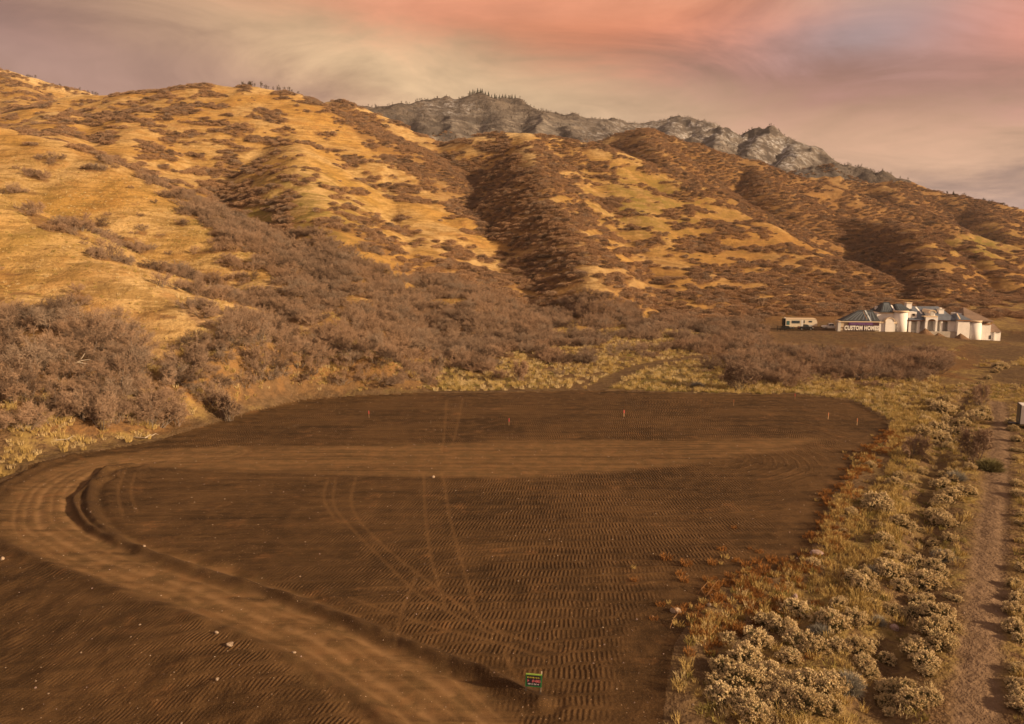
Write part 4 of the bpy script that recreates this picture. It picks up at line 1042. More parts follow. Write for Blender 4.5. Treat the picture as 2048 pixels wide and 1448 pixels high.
RB_UP = z7([(1570,370,120),(1600,420,90),(1540,470,110),(1560,510,100),(1500,510,80),(1620,550,80),(1800,380,90),(1760,410,90),(1720,430,100),(1680,450,90),(1650,490,90),(1820,410,60),(1440,500,100),(1200,930,140),(1240,950,110),(1170,900,90),(1030,960,70),(1360,800,60),(1530,830,60),(980,1060,40),(1690,400,70),(1500,330,70),(1570,300,60),(1620,330,60),(1460,420,70)])
RB_FAR = z7([(1900,105,70),(1880,120,45),(1920,95,45),(1860,135,50),(1820,175,40),(1740,225,40),(1700,245,40),(1660,215,35),(1780,200,36),(1640,250,36)])
GL = [(RB_FRONT, 'cream rabbitbrush in the large clump at the bottom right', 'rabbitbrush clump at the bottom right'),
      (RB_MID, 'cream rabbitbrush standing among yellow grass right of the lot', 'rabbitbrush in the yellow grass'),
      (RB_DITCH, 'cream rabbitbrush lining the shallow ditch beside the footpath', 'rabbitbrush along the ditch'),
      (RB_PATH, 'cream rabbitbrush beyond the footpath at the right edge', 'rabbitbrush beyond the footpath'),
      (RB_UP, 'small rabbitbrush near the upper right end of the lot', 'rabbitbrush by the upper right lot end'),
      (RB_FAR, 'tiny far rabbitbrush at the head of the ditch below the house', 'rabbitbrush at the head of the ditch')]
def fill_brush():
    out = []
    while len(out) < 75:
        py = 800 + 640 * RNG.uniform() ** 1.3; px = RNG.uniform(1420, 1945)
        x, y = G(px, py)
        if ground_z(x, y) > 3 or bil(lot_sd, x, y) < 1.6 or bil(trail_d, x, y) < 1.9 or (px < 1640 and py < 1290): continue
        if RNG.uniform() > np.exp(-((bil(ditch_d, x, y) - 1.6) / 2.6) ** 2) + 0.15: continue
        out.append((px, py, RNG.uniform(18, 48) * (py - 520) / 700))
    for k in range(24):
        py = 860 + 580 * RNG.uniform(); px = 2035 + RNG.uniform(-8, 25) + (py - 860) * 0.005
        out.append((px, py, RNG.uniform(22, 46) * (py - 520) / 700))
    return out
GL.append((fill_brush(), 'smaller cream rabbitbrush between the larger bushes on the right side', 'small rabbitbrush among the larger bushes'))
for lst, lb, gr in GL:
    for px, py, wpx in lst:
        x, y = G(px, py); zz = ground_z(x, y); rad = wpx * y / F_PX * 0.5
        rad = max(rad, 0.3) * RNG.uniform(1.05, 1.3)
        r = link('rabbitbrush', None, label=lb, cat='bush', group=gr, loc=(x, y + rad * 0.6, ground_z(x, y + rad * 0.6) - 0.05), rot=(0, 0, RNG.uniform(0, 6.28)), scale=(rad, rad * RNG.uniform(0.85, 1.15), rad * RNG.uniform(0.85, 1.1)))
        hd, st = RAB[RNG.integers(0, 4)]
        link('seed_heads', hd, r, kind='stuff'); link('stems', st, r, kind='stuff')
def own_bush(name, me, px, py, wpx, hpx, label, cat='bush'):
    x, y = G(px, py); k = y / F_PX
    return link(name, me, label=label, cat=cat, loc=(x, y, ground_z(x, y) - 0.04), rot=(0, 0, RNG.uniform(0, 6)), scale=(wpx * k * 0.5, wpx * k * 0.5, hpx * k))
own_bush('green_bush', GREENB, 1978, 940, 66, 34, 'olive green bush beside the footpath in front of the bare shrub')
own_bush('sagebrush', SAGEB[0], 1745, 1152, 30, 26, 'small round grey sagebrush tucked behind a cream bush in the yellow grass')
own_bush('sagebrush', SAGEB[1], 1700, 1372, 72, 52, 'large grey sagebrush at the right end of the bottom clump')
own_bush('sagebrush', SAGEB[0], 1888, 1118, 60, 26, 'flattened pale grey brush lying in the ditch')
own_bush('sagebrush', SAGEB[1], 1755, 1245, 44, 24, 'grey sagebrush between the bottom clump and the ditch')
own_bush('sagebrush', SAGEB[0], 1912, 962, 50, 26, 'grey sagebrush left of the olive green bush')
own_bush('sagebrush', SAGEB[1], 1640, 1268, 60, 30, 'grey sagebrush in the middle of the bottom clump')
own_bush('sagebrush', SAGEB[0], 1395, 772, 34, 12, 'dark grey sagebrush at the far edge of the lot')
DENSE = [mesh_np('dense_crown', *oak_parts(180 + i, 3.0, 2.1, 14, 8, 9, 5, 0.032, 1.05)[1], M_TWIG, smooth=False) for i in range(2)]
for px, py, wpx, hpx, lb in [(1945, 925, 86, 74, 'large reddish leafless shrub beside the footpath'), (1832, 918, 56, 48, 'leafless shrub in the grass by the lot corner'), (1962, 812, 46, 44, 'dark leafless shrub at the upper end of the footpath'),
                             (458, 842, 56, 62, 'lone leafless shrub at the edge of the lot below the thicket'), (1478, 778, 76, 60, 'rounded leafless shrub at the middle of the lot far edge'), (1040, 762, 46, 44, 'slim leafless shrub in pale grass behind the lot'), (875, 752, 34, 40, 'thin leafless shrub in pale grass left of the track'), (760, 770, 40, 44, 'small leafless shrub near the left far corner of the lot')]:
    x, y = G(px, py); k = y / F_PX; i = int(RNG.integers(0, 5))
    r = link('bare_shrub', None, label=lb, cat='shrub', loc=(x, y, ground_z(x, y) - 0.05), rot=(0, 0, RNG.uniform(0, 6)), scale=(wpx * k / 4.6, wpx * k / 4.6, hpx * k / 3.2))
    link('trunk', OAK[i][0], r); link('crown', DENSE[i % 2], r)

# ------------------------------------------------------------------ stones, sticks
def mat_stone(name, c1, c2):
    m, w = new_mat(name); p = w.n('ShaderNodeTexCoord').outputs['Object']
    n = w.noise(p, 2.5, 5, 0.65)
    w.bsdf(w.mix(w.rng(n, 0.35, 0.65), c1, c2), 0.9, w.bump(n, 0.6, 0.2), 0.2)
    return m
M_STONE = mat_stone('tan_stone', (0.28, 0.20, 0.14), (0.50, 0.40, 0.31))
M_PINK = mat_stone('pink_stone', (0.26, 0.17, 0.15), (0.45, 0.35, 0.33))
def rock_mesh(seed, mat, sub=2):
    bm = bmesh.new(); bmesh.ops.create_icosphere(bm, subdivisions=sub, radius=1.0)
    rng = np.random.default_rng(seed); pl = unit(rng.normal(size=(9, 3))); off = rng.uniform(0.5, 0.85, 9)
    for v in bm.verts:
        q = np.array(v.co[:])
        for a, o in zip(pl, off):
            d = q @ a
            if d > o: q = q - a * (d - o) * 0.92
        v.co = q * (1 + rng.normal(0, 0.015))
    me = bpy.data.meshes.new('rock'); bm.to_mesh(me); bm.free(); me.materials.append(mat); return me
for px, py, wpx, hpx, mt, lb in [(867, 955, 8, 6, M_STONE, 'pale stone on the lot between the two straight tyre tracks'), (1351, 1224, 24, 15, M_STONE, 'tan block of rock at the tip of the russet weeds'), (1418, 1218, 12, 10, M_STONE, 'small tan rock among the russet weeds'),
                                 (1632, 1113, 36, 13, M_PINK, 'flat grey-pink slab of rock at the lot edge'), (1589, 1196, 15, 14, M_PINK, 'pointed pink rock at the right end of the russet weeds'), (461, 1292, 22, 13, M_STONE, 'largest pale rock below the road on the left'), (433, 1268, 11, 7, M_STONE, 'pale rock below the road just left of the largest one'),
                                 (588, 1311, 10, 7, M_STONE, 'small pale rock beside the lower road bank'), (289, 1100, 8, 6, M_STONE, 'small reddish stone lying on the road berm'), (4, 1116, 10, 8, M_STONE, 'pale stone at the left edge beside the road'), (1790, 1250, 26, 14, M_PINK, 'dull red stones in the ditch beside the bottom clump'), (435, 1350, 9, 7, M_STONE, 'small pale rock in the dark field at the bottom left')]:
    x, y = G(px, py); k = y / F_PX
    link('rock', rock_mesh(int(px * 7 + py), mt), label=lb, cat='rock', loc=(x, y, ground_z(x, y) + hpx * k * 0.2), rot=(0, 0, RNG.uniform(0, 6)), scale=(wpx * k * 0.52, wpx * k * 0.40, hpx * k * 0.55))
for i, (px, py) in enumerate([(1476, 657), (1482, 656), (1489, 657), (1495, 656), (1502, 655), (1509, 655), (1472, 659), (1484, 659)]):
    t, e = ray(px, py); D = 236.0; x = t * D
    link('boulder', rock_mesh(900 + i, M_STONE, 1), label='white boulder in the pile left of the camper', cat='rock', group='white boulders left of the camper', loc=(x, D, ground_z(x, D) + 0.3), scale=(0.6, 0.5, 0.42))
def pebbles():
    x, y = grid_pts(30, 120, 1.1, 0.74); ls = bil(lot_sd, x, y)
    k = (ls < 1.5) & (RNG.uniform(size=x.shape) < 0.42); x, y = x[k], y[k]
    x2, y2 = grid_pts(30, 110, 0.9, 0.74); k2 = (bil(trail_d, x2, y2) < 3.5) & (RNG.uniform(size=x2.shape) < 0.4)
    x, y = np.append(x, x2[k2]), np.append(y, y2[k2]); z = bil(Z, x, y); n = len(x)
    s = 0.028 + 0.055 * RNG.uniform(size=n) ** 4
    scatter('pebbles', np.stack([x, y, z], 1), RNG.uniform(0, 6, n), s, RNG.integers(0, 3, n), [rock_mesh(950 + i, M_STONE if i != 1 else M_PINK, 1) for i in range(3)], 'small stones scattered over the bare dirt', squash=np.full(n, 0.7))
pebbles()
M_DEAD = mat_twig('dead_wood', (0.34, 0.28, 0.22), (0.52, 0.45, 0.37))
M_STICK = mat_twig('orange_stick', (0.24, 0.13, 0.06), (0.32, 0.19, 0.10))
def branch_mesh(paths, r, mat):
    parts = []
    for pp in paths:
        p = np.array(pp, float); n = len(p); rad = np.linspace(r, r * 0.3, n)
        parts.append(tubes(p[:-1], p[1:], rad[:-1], rad[1:], 5))
    return mesh_np('branch', *join(parts), mat)
def dead_tree(px, py, pix, label, r=0.07):
    x, y = G(px, py); z = ground_z(x, y); rng = np.random.default_rng(int(px)); paths = []
    for line in pix:
        q = []
        for i, (a, b) in enumerate(line):
            t, e = ray(a, b); D = y - 1.2 + 0.4 * math.sin(i * 1.7 + a)
            q.append((t * D - x, D - y, CAM_H + e * D - z))
        paths.append(q)
        for a, b in zip(q[1:-1], q[2:]):
            for k in range(3):
                o = rng.normal(0, 0.35, 3); paths.append([a, tuple(np.array(a) + (np.array(b) - a) * 0.6 + o), tuple(np.array(a) + (np.array(b) - a) * 0.9 + o * 2.0 - [0, 0, 0.2])])
    link('dead_tree', branch_mesh(paths, r, M_DEAD), label=label, cat='dead tree', loc=(x, y, z))
dead_tree(118, 850, [[(122, 845), (124, 800), (127, 760), (131, 742), (142, 728), (156, 724), (168, 735)], [(128, 800), (120, 775), (114, 800), (112, 826)], [(118, 800), (126, 815), (138, 826), (146, 840)]], 'pale dead tree with arching bare branches in the left thicket')
dead_tree(162, 850, [[(165, 850), (163, 826), (159, 804), (152, 785), (147, 772)], [(159, 806), (166, 820), (170, 838)], [(163, 770), (172, 780), (178, 795), (182, 815)]], 'pale dead tree with hanging twigs right of the arching one')
dead_tree(205, 842, [[(200, 832), (202, 808), (192, 790)], [(186, 800), (198, 776), (212, 760), (228, 770), (236, 780)]], 'grey dead tree with a bent branch in the left thicket', 0.06)
def stick(name, pts, r, mat, label):
    q = [G(*p) for p in pts]; b = q[0]
    path = [(x - b[0], y - b[1], ground_z(x, y) - ground_z(*b) + r * 0.8 + (0.25 if i % 2 else 0.02)) for i, (x, y) in enumerate(q)]
    br = [path]
    for i in range(1, len(path) - 1): br.append([path[i], (path[i][0] + 0.5, path[i][1] + 0.4, path[i][2] + 0.3), (path[i][0] + 0.9, path[i][1] + 0.3, path[i][2] + 0.15)])
    link(name, branch_mesh(br, r, mat), label=label, cat='stick', loc=(b[0], b[1], ground_z(*b)))
stick('fallen_branch', [(268, 882), (290, 884), (300, 879), (312, 882)], 0.06, M_DEAD, 'pale fallen branch on the lot rim below the thicket')
stick('fallen_branch', [(112, 900), (136, 898), (160, 894)], 0.05, M_DEAD, 'thin dark stick lying on bare soil left of the road')
stick('orange_branch', [(1396, 1190), (1402, 1188), (1412, 1196), (1424, 1184), (1428, 1174)], 0.024, M_STICK, 'bent orange branch at the left of the russet weeds')
stick('orange_branch', [(1340, 1258), (1347, 1244), (1354, 1232)], 0.02, M_STICK, 'short orange stick below the tan block of rock')

# ------------------------------------------------------------------ survey stakes
def plain_mat(name, c, rough=0.7, spec=0.3, noise=0.0, ns=3.0, metallic=0.0):
    m, w = new_mat(name)
    if noise:
        n = w.noise(w.n('ShaderNodeTexCoord').outputs['Object'], ns, 5, 0.65)
        col = w.mix(w.rng(n, 0.3, 0.7), tuple(v * (1 - noise) for v in c), tuple(min(1, v * (1 + noise)) for v in c))
    else: col = c
    w.bsdf(col, rough, None, spec, metallic); return m
def box_mesh(name, x0, x1, y0, y1, z0, z1, mat, bev=0.0):
    bm = bmesh.new(); bmesh.ops.create_cube(bm, size=1.0)
    for v in bm.verts: v.co = ((x0 + x1) / 2 + v.co.x * (x1 - x0), (y0 + y1) / 2 + v.co.y * (y1 - y0), (z0 + z1) / 2 + v.co.z * (z1 - z0))
    if bev: bmesh.ops.bevel(bm, geom=bm.edges[:], offset=bev, segments=1, affect='EDGES')
    me = bpy.data.meshes.new(name); bm.to_mesh(me); bm.free(); me.materials.append(mat); return me
M_LATH = plain_mat('lath_wood', (0.42, 0.27, 0.15), 0.8, 0.2, 0.2); M_HOT = plain_mat('pink_paint', (0.62, 0.12, 0.11), 0.6); M_ORPAINT = plain_mat('orange_paint', (0.42, 0.17, 0.08), 0.6)
for px, py, mt, lb in [(738, 835, M_HOT, 'pink-tipped survey stake at the left of the upper lot'), (1018, 851, M_HOT, 'pink-tipped survey stake in the middle of the upper lot'), (1248, 834, M_HOT, 'pink-tipped survey stake right of centre in the upper lot'), (1467, 812, M_ORPAINT, 'orange survey stake near the far edge right of the rounded shrub'),
                       (1590, 799, M_HOT, 'pink survey stake on the far edge of the lot'), (1656, 838, M_ORPAINT, 'orange survey stake near the right end of the lot'), (1714, 850, M_ORPAINT, 'dull stake nearest the right tip of the lot')]:
    x, y = G(px, py); w_ = 0.038; h_ = 0.95
    r = link('survey_stake', None, label=lb, cat='stake', group='survey stakes on the lot', loc=(x, y, ground_z(x, y) - 0.05), rot=(RNG.normal(0, 0.03), RNG.normal(0, 0.04), RNG.uniform(-.4, .4)))
    link('lath', box_mesh('lath', -w_, w_, -0.012, 0.012, 0, 0.55 * h_, M_LATH), r)
    link('painted_tip', box_mesh('tip', -w_ * 1.25, w_ * 1.25, -0.03, 0.03, 0.55 * h_, h_, mt), r)

# ------------------------------------------------------------------ roadside sign on the lot
def poly_prism(name, pts, y0, y1, mat):
    """polygon in x,z extruded from y0 to y1"""
    bm = bmesh.new()
    a = [bm.verts.new((x, y0, z)) for x, z in pts]; b = [bm.verts.new((x, y1, z)) for x, z in pts]
    f1 = bm.faces.new(a); f2 = bm.faces.new(b[::-1]); n = len(pts)
    for i in range(n): bm.faces.new((a[i], b[i], b[(i + 1) % n], a[(i + 1) % n]))
    bmesh.ops.triangulate(bm, faces=[f1, f2]); bmesh.ops.recalc_face_normals(bm, faces=bm.faces[:])
    me = bpy.data.meshes.new(name); bm.to_mesh(me); bm.free(); me.materials.append(mat); return me
M_SGREEN = plain_mat('sign_green', (0.012, 0.13, 0.045), 0.5); M_SDARK = plain_mat('sign_dark', (0.02, 0.012, 0.022), 0.5); M_SYEL = plain_mat('sign_yellow', (0.50, 0.46, 0.06), 0.5)
M_SRED = plain_mat('sign_red', (0.62, 0.16, 0.20), 0.5); M_SWHITE = plain_mat('sign_white', (0.70, 0.72, 0.75), 0.5); M_SLIME = plain_mat('sign_lime', (0.22, 0.34, 0.06), 0.5); M_POST = plain_mat('dark_post', (0.06, 0.05, 0.045), 0.7)
M_PALEWOOD = plain_mat('pale_wood', (0.62, 0.52, 0.42), 0.7)
def lettering(parent, name, x0, x1, z0, z1, mat, seed, y=-0.03):
    """a row of small illegible strokes"""
    rng = np.random.default_rng(seed); x = x0; bm = bmesh.new(); h = z1 - z0
    while x < x1 - h * 0.3:
        wd = h * rng.uniform(0.35, 0.6)
        for k in range(3):
            t = rng.integers(0, 3)
            if t == 0: b = (x, x + wd * 0.22, z0, z1)
            elif t == 1: b = (x, x + wd, z0 + h * 0.4, z0 + h * 0.58)
            else: b = (x + wd * 0.7, x + wd, z0, z1 - h * 0.2)
            q = bmesh.ops.create_cube(bm, size=1.0)['verts']
            for v in q: v.co = ((b[0] + b[1]) / 2 + v.co.x * (b[1] - b[0]), y - 0.001 * k + v.co.y * 0.006, (b[2] + b[3]) / 2 + v.co.z * (b[3] - b[2]))
        x += wd * 1.35 + (h * 0.5 if rng.uniform() < 0.18 else 0)
    me = bpy.data.meshes.new(name); bm.to_mesh(me); bm.free(); me.materials.append(mat)
    return link(name, me, parent, kind='stuff')
sx, sy = G(1066, 1390); sk = sy / F_PX
sg = link('lot_sign', None, label='small green lot sign with yellow, red and white rows on two posts', cat='sign', loc=(sx, sy, ground_z(sx, sy)), rot=(0, R(3.0), R(-4)))
hw = 17.5 * sk; zb, zt = 13 * sk, 42 * sk
link('frame', box_mesh('frame', -hw, hw, -0.02, 0.02, zb, zt, M_SGREEN, 0.006), sg)
pn_ = link('panel', box_mesh('panel', -hw * 0.84, hw * 0.84, -0.027, -0.020, zb + 0.06, zt - 0.06, M_SDARK), sg)
lettering(sg, 'yellow_lettering', -hw * 0.86, hw * 0.86, zt - 0.20, zt - 0.13, M_SYEL, 1)
lettering(sg, 'red_lettering', -hw * 0.74, hw * 0.80, zb + 0.24, zb + 0.40, M_SRED, 2)
lettering(sg, 'white_lettering', -hw * 0.70, hw * 0.70, zb + 0.12, zb + 0.19, M_SWHITE, 3)
link('top_strip', box_mesh('strip', -hw, hw * 0.95, -0.028, 0.026, zt - 0.04, zt + 0.012, M_SLIME), sg)
for s in (-1, 1): link('post', box_mesh('post', s * hw * 0.88 - 0.025, s * hw * 0.88 + 0.025, 0.022, 0.07, -0.2, zt - 0.05, M_POST), sg)
link('stake', box_mesh('stake', hw * 0.86, hw * 0.98, 0.075, 0.10, 0.0, zt + 0.12, M_PALEWOOD), sg)

# ------------------------------------------------------------------ house under construction
def A(zx): return hx(1750 + zx / 7.585)                                # from the enlarged views
def B(zx, zy): return hz(590 + zy / 7.585, A(zx))
def A1_(zx): return hx(1550 + zx / 8.192)
def B1_(zx, zy): return hz(590 + zy / 8.192, A1_(zx))
def frame(name, s, n, z, **kw):
    o = link(name, None, loc=(HC[0] + s * math.cos(PSI) + n * math.sin(PSI), HC[1] - s * math.sin(PSI) + n * math.cos(PSI), z), rot=(0, 0, -PSI), **kw)
    o['off_s'], o['off_n'], o['off_z'] = s, n, z
    return o
def shift(me, o):
    me.transform(Matrix.Translation((-o['off_s'], -o['off_n'], -o['off_z']))); return me
def part(o, name, me, par=None):
    return link(name, shift(me, o), par or o)
M_STUCCO = plain_mat('white_housewrap', (0.85, 0.83, 0.82), 0.8, 0.2, 0.08, 0.35); M_STUC2 = plain_mat('grey_panel', (0.56, 0.55, 0.54), 0.8, 0.2, 0.08, 0.5)
M_TAN = plain_mat('tan_wall', (0.52, 0.42, 0.31), 0.8, 0.2, 0.1, 0.4); M_FASCIA = plain_mat('cedar_fascia', (0.40, 0.21, 0.10), 0.7); M_CORN = plain_mat('cream_cornice', (0.72, 0.58, 0.42), 0.7)
M_RDARK = plain_mat('dark_underlay', (0.040, 0.046, 0.058), 0.7, 0.3, 0.3, 0.6); M_RGREY = plain_mat('grey_roofing', (0.12, 0.14, 0.185), 0.7, 0.3, 0.2, 0.5); M_RBROWN = plain_mat('brown_shingle', (0.22, 0.155, 0.12), 0.8, 0.2, 0.2, 0.6)
M_STRIP = plain_mat('pale_strip', (0.55, 0.60, 0.66), 0.7); M_TEAL = plain_mat('teal_strip', (0.12, 0.145, 0.175), 0.7); M_GLASS = plain_mat('dark_glass', (0.015, 0.015, 0.02), 0.15, 0.5); M_CONC = plain_mat('concrete', (0.42, 0.38, 0.34), 0.8, 0.2, 0.15, 0.6)
house = frame('house', 0, 0, B(700, 560), label='large white house under construction with turret and dark roofs', cat='house')
def hbox(name, zx0, zx1, zy0, zy1, n0, n1, mat, par=None, f=A, g=B):
    xm = (zx0 + zx1) / 2
    return part(house, name, box_mesh(name, f(zx0), f(zx1), n0, n1, g(xm, zy1), g(xm, zy0), mat), par)
def hip(name, zx0, zx1, zyb, rx0, rx1, zyt, n0, n1, nm, mat, strips_=(), f=A, g=B, end=None):
    xm = (zx0 + zx1) / 2; x0, x1, r0, r1 = f(zx0), f(zx1), f(rx0), f(rx1); zb, zt = g(xm, zyb), g(xm, zyt)
    v = [(x0, n0, zb), (x1, n0, zb), (x1, n1, zb), (x0, n1, zb), (r0, nm, zt), (r1, nm, zt)]
    bm = bmesh.new(); q = [bm.verts.new(p) for p in v]
    for fc in ((0, 1, 5, 4), (1, 2, 5), (2, 3, 4, 5), (3, 0, 4), (3, 2, 1, 0)): bm.faces.new([q[i] for i in fc])
    me = bpy.data.meshes.new(name); bm.to_mesh(me); bm.free(); me.materials.append(mat)
    o = part(house, name, me)
    up = np.array([0, -(zt - zb), (nm - n0)]); up = up / np.linalg.norm(up) * 0.05
    for u0, v0, u1, v1, wd, mt in strips_:
        def pt(u, v_): return np.array([(x0 + (x1 - x0) * u) * (1 - v_) + (r0 + (r1 - r0) * u) * v_, n0 + (nm - n0) * v_, zb + (zt - zb) * v_]) + up
        a, b = pt(u0, v0), pt(u1, v1); w_ = np.array([wd / 2, 0, 0])
        vv = [a - w_, a + w_, b + w_, b - w_]
        vv = vv + [p - up * 0.8 for p in vv]
        sm = bpy.data.meshes.new('strip'); sm.from_pydata([tuple(p) for p in vv], [], [(0, 1, 2, 3), (0, 4, 5, 1), (1, 5, 6, 2), (2, 6, 7, 3), (3, 7, 4, 0)]); sm.materials.append(mt)
        part(house, 'roofing_strip', sm, o)
    return o
def cyl(name, zx0, zx1, zy0, zy1, mat, seg=28, ny=None, f=A, g=B, grow=0.0):
    xm = (zx0 + zx1) / 2; r = (f(zx1) - f(zx0)) / 2 + grow; cx = (f(zx0) + f(zx1)) / 2; cn = ny if ny is not None else r
    bm = bmesh.new(); bmesh.ops.create_cone(bm, cap_ends=True, segments=seg, radius1=r, radius2=r, depth=1.0)
    z0, z1 = g(xm, zy1), g(xm, zy0)
    for v in bm.verts: v.co = (cx + v.co.x, cn + v.co.y, z0 + (v.co.z + 0.5) * (z1 - z0))
    me = bpy.data.meshes.new(name); bm.to_mesh(me); bm.free(); me.materials.append(mat)
    for p_ in me.polygons: p_.use_smooth = len(p_.vertices) == 4
    return part(house, name, me)
def arch_pts(zx0, zx1, zyb, zys, zyt, f=A, g=B, n=14):
    xm = (zx0 + zx1) / 2; x0, x1 = f(zx0), f(zx1); zb, zs, zt = g(xm, zyb), g(xm, zys), g(xm, zyt)
    p = [(x0, zb), (x1, zb)]
    for i in range(n + 1):
        a = math.pi * i / n; p.append(((x0 + x1) / 2 + math.cos(a) * (x1 - x0) / 2, zs + math.sin(a) * (zt - zs)))
    return p
def arch_wall(name, zx0, zx1, zyb, zys, zyt, n0, n1, mat): return part(house, name, poly_prism(name, arch_pts(zx0, zx1, zyb, zys, zyt), n0, n1, mat))
def arch_trim(name, zx0, zx1, zys, zyt, th, n0, n1, mat, n=14):
    xm = (zx0 + zx1) / 2; x0, x1 = A(zx0), A(zx1); zs, zt = B(xm, zys), B(xm, zyt); c = (x0 + x1) / 2; r = (x1 - x0) / 2; h = zt - zs
    o = [(c + math.cos(math.pi * i / n) * (r + th), zs + math.sin(math.pi * i / n) * (h + th)) for i in range(n + 1)]
    i_ = [(c + math.cos(math.pi * i / n) * (r + 0.003), zs + math.sin(math.pi * i / n) * (h + 0.003)) for i in range(n, -1, -1)]
    return part(house, name, poly_prism(name, o + i_, n0, n1, mat))
LOW = 90                                                               # walls run on below grade
# garage wing
hbox('garage_wall', 1046, 1712, 440, 592 + LOW, 0.4, 3.6, M_TAN, None, A1_, B1_)
hbox('corner_pier', 1036, 1082, 452, 592 + LOW, 0.15, 1.4, M_STUC2, None, A1_, B1_)
hbox('garage_fascia', 1040, 1722, 428, 446, 0.05, 3.9, M_CORN, None, A1_, B1_)
gs = [(0.10 + 0.11 * i, 0.10, 0.16 + 0.105 * i, 0.82, 0.34, M_TEAL if i % 2 else M_RGREY) for i in range(8)]
hip('garage_roof', 1075, 1728, 430, 1390, 1622, 253, 0.0, 4.4, 2.2, M_RDARK, gs + [(0.755, 0.02, 0.50, 0.97, 0.42, M_STRIP), (0.66, 0.15, 0.40, 0.9, 0.14, M_FASCIA)], A1_, B1_)
# link wall, small chimney, entry
hbox('link_wall', 60, 330, 285, 552 + LOW, 2.2, 9.0, M_STUCCO)
hbox('link_cornice', 95, 330, 270, 289, 2.0, 9.2, M_CORN)
hbox('rear_chimney', 120, 152, 190, 270, 7.0, 8.0, M_STUCCO)
hbox('entry_block', 72, 158, 424, 552 + LOW, 0.5, 2.1, M_STUCCO)
hbox('entry_cornice', 62, 166, 402, 427, 0.3, 2.1, M_CORN)
arch_wall('entry_gable', 160, 290, 552 + LOW, 400, 352, 0.1, 2.0, M_STUCCO)
arch_trim('entry_arch', 160, 290, 400, 352, 0.22, -0.05, 1.5, M_CORN)
hbox('entry_cornice', 292, 338, 408, 436, 0.3, 2.1, M_CORN)
hbox('entry_block', 294, 322, 437, 552 + LOW, 0.5, 2.1, M_STUC2)
hip('dark_roof', 95, 350, 271, 226, 312, 122, 1.6, 12.0, 6.5, M_RDARK, [(0.15 + 0.14 * i, 0.08, 0.22 + 0.12 * i, 0.9, 0.30, M_TEAL) for i in range(5)] + [(0.93, 0.05, 0.99, 0.7, 0.42, M_STUCCO)])
# turret
cyl('turret', 312, 524, 262, 552 + LOW, M_STUCCO)
cyl('turret_cornice', 312, 524, 240, 264, M_CORN, 28, (A(524) - A(312)) / 2, grow=0.30)
hip('dark_roof', 338, 566, 240, 392, 492, 148, 0.6, 12.0, 6.0, M_RDARK, [(0.2 + 0.2 * i, 0.08, 0.25 + 0.17 * i, 0.9, 0.30, M_TEAL) for i in range(4)])
# dormer beside the turret
hbox('dormer_wall', 528, 656, 262, 352, 1.6, 7.0, M_STUCCO)
win = hbox('window', 586, 626, 288, 320, 1.50, 1.64, M_GLASS)
hbox('frame', 580, 632, 320, 325, 1.45, 1.66, M_CORN, win)
hbox('chimney', 582, 664, 142, 330, 6.2, 8.2, M_STUCCO); hbox('chimney_cap', 576, 670, 130, 144, 6.0, 8.4, M_CORN)
# central range with portico
hbox('main_wall', 526, 1242, 385, 552 + LOW, 2.6, 14.0, M_STUCCO)
hip('main_roof', 520, 1262, 384, 682, 1100, 192, 0.4, 14.6, 7.4, M_RGREY, [(0.30, 0.45, 0.16, 0.95, 0.5, M_STUCCO)])
hip('brown_roof', 1060, 1262, 330, 1115, 1170, 232, 5.0, 14.8, 9.5, M_RBROWN)
hbox('portico_beam', 524, 1162, 380, 398, 0.7, 2.6, M_FASCIA)
for a, b in ((530, 566), (668, 699), (1020, 1046), (1134, 1157)): hbox('column', a, b, 398, 552 + LOW, 0.85, 1.9, M_STUCCO)
for a, b in ((766, 801), (924, 950)): hbox('column', a, b, 345, 552 + LOW, 0.2, 1.9, M_STUCCO)
def center_arch():
    x0, x1, a0, a1 = A(766), A(950), A(801), A(924); zt, zs, za = B(860, 334), B(860, 402), B(860, 366)
    p = [(x0, zs), (x0, zt), (x1, zt), (x1, zs), (a1, zs)]
    p += [((a0 + a1) / 2 + math.cos(math.pi * i / 12) * (a1 - a0) / 2, zs + math.sin(math.pi * i / 12) * (za - zs)) for i in range(1, 12)] + [(a0, zs)]
    part(house, 'portico_arch', poly_prism('portico_arch', p, 0.1, 1.8, M_STUCCO))
center_arch()
for a, b, c, d in ((570, 664, 415, 540), (702, 756, 395, 525), (806, 920, 376, 545), (954, 1016, 392, 545), (1050, 1130, 412, 545)):
    w_ = hbox('window', a, b, c, d, 2.42, 2.58, M_STUC2); hbox('header', a - 6, b + 6, c - 10, c - 1, 2.36, 2.57, M_FASCIA, w_)
hbox('plinth', 800, 1240, 553, 590 + LOW, 0.0, 2.5, M_CONC)
arch_wall('round_dormer', 816, 906, 330, 272, 240, 0.3, 6.0, M_STUCCO); arch_trim('dormer_arch', 816, 906, 272, 240, 0.32, 0.05, 6.2, M_CORN)
part(house, 'window', poly_prism('oval', [(A(862) + math.cos(i * math.pi / 8) * 0.62, B(862, 285) + math.sin(i * math.pi / 8) * 0.85) for i in range(16)], 0.18, 0.32, M_STUC2))
hbox('dormer_cornice', 742, 946, 318, 334, 0.0, 2.2, M_CORN)
hbox('chimney', 1036, 1112, 232, 345, 3.6, 5.4, M_STUCCO); hbox('chimney_cap', 1030, 1118, 224, 233, 3.4, 5.6, M_STUC2); hbox('chimney_pot', 1060, 1086, 204, 224, 4.1, 4.9, M_STUCCO)
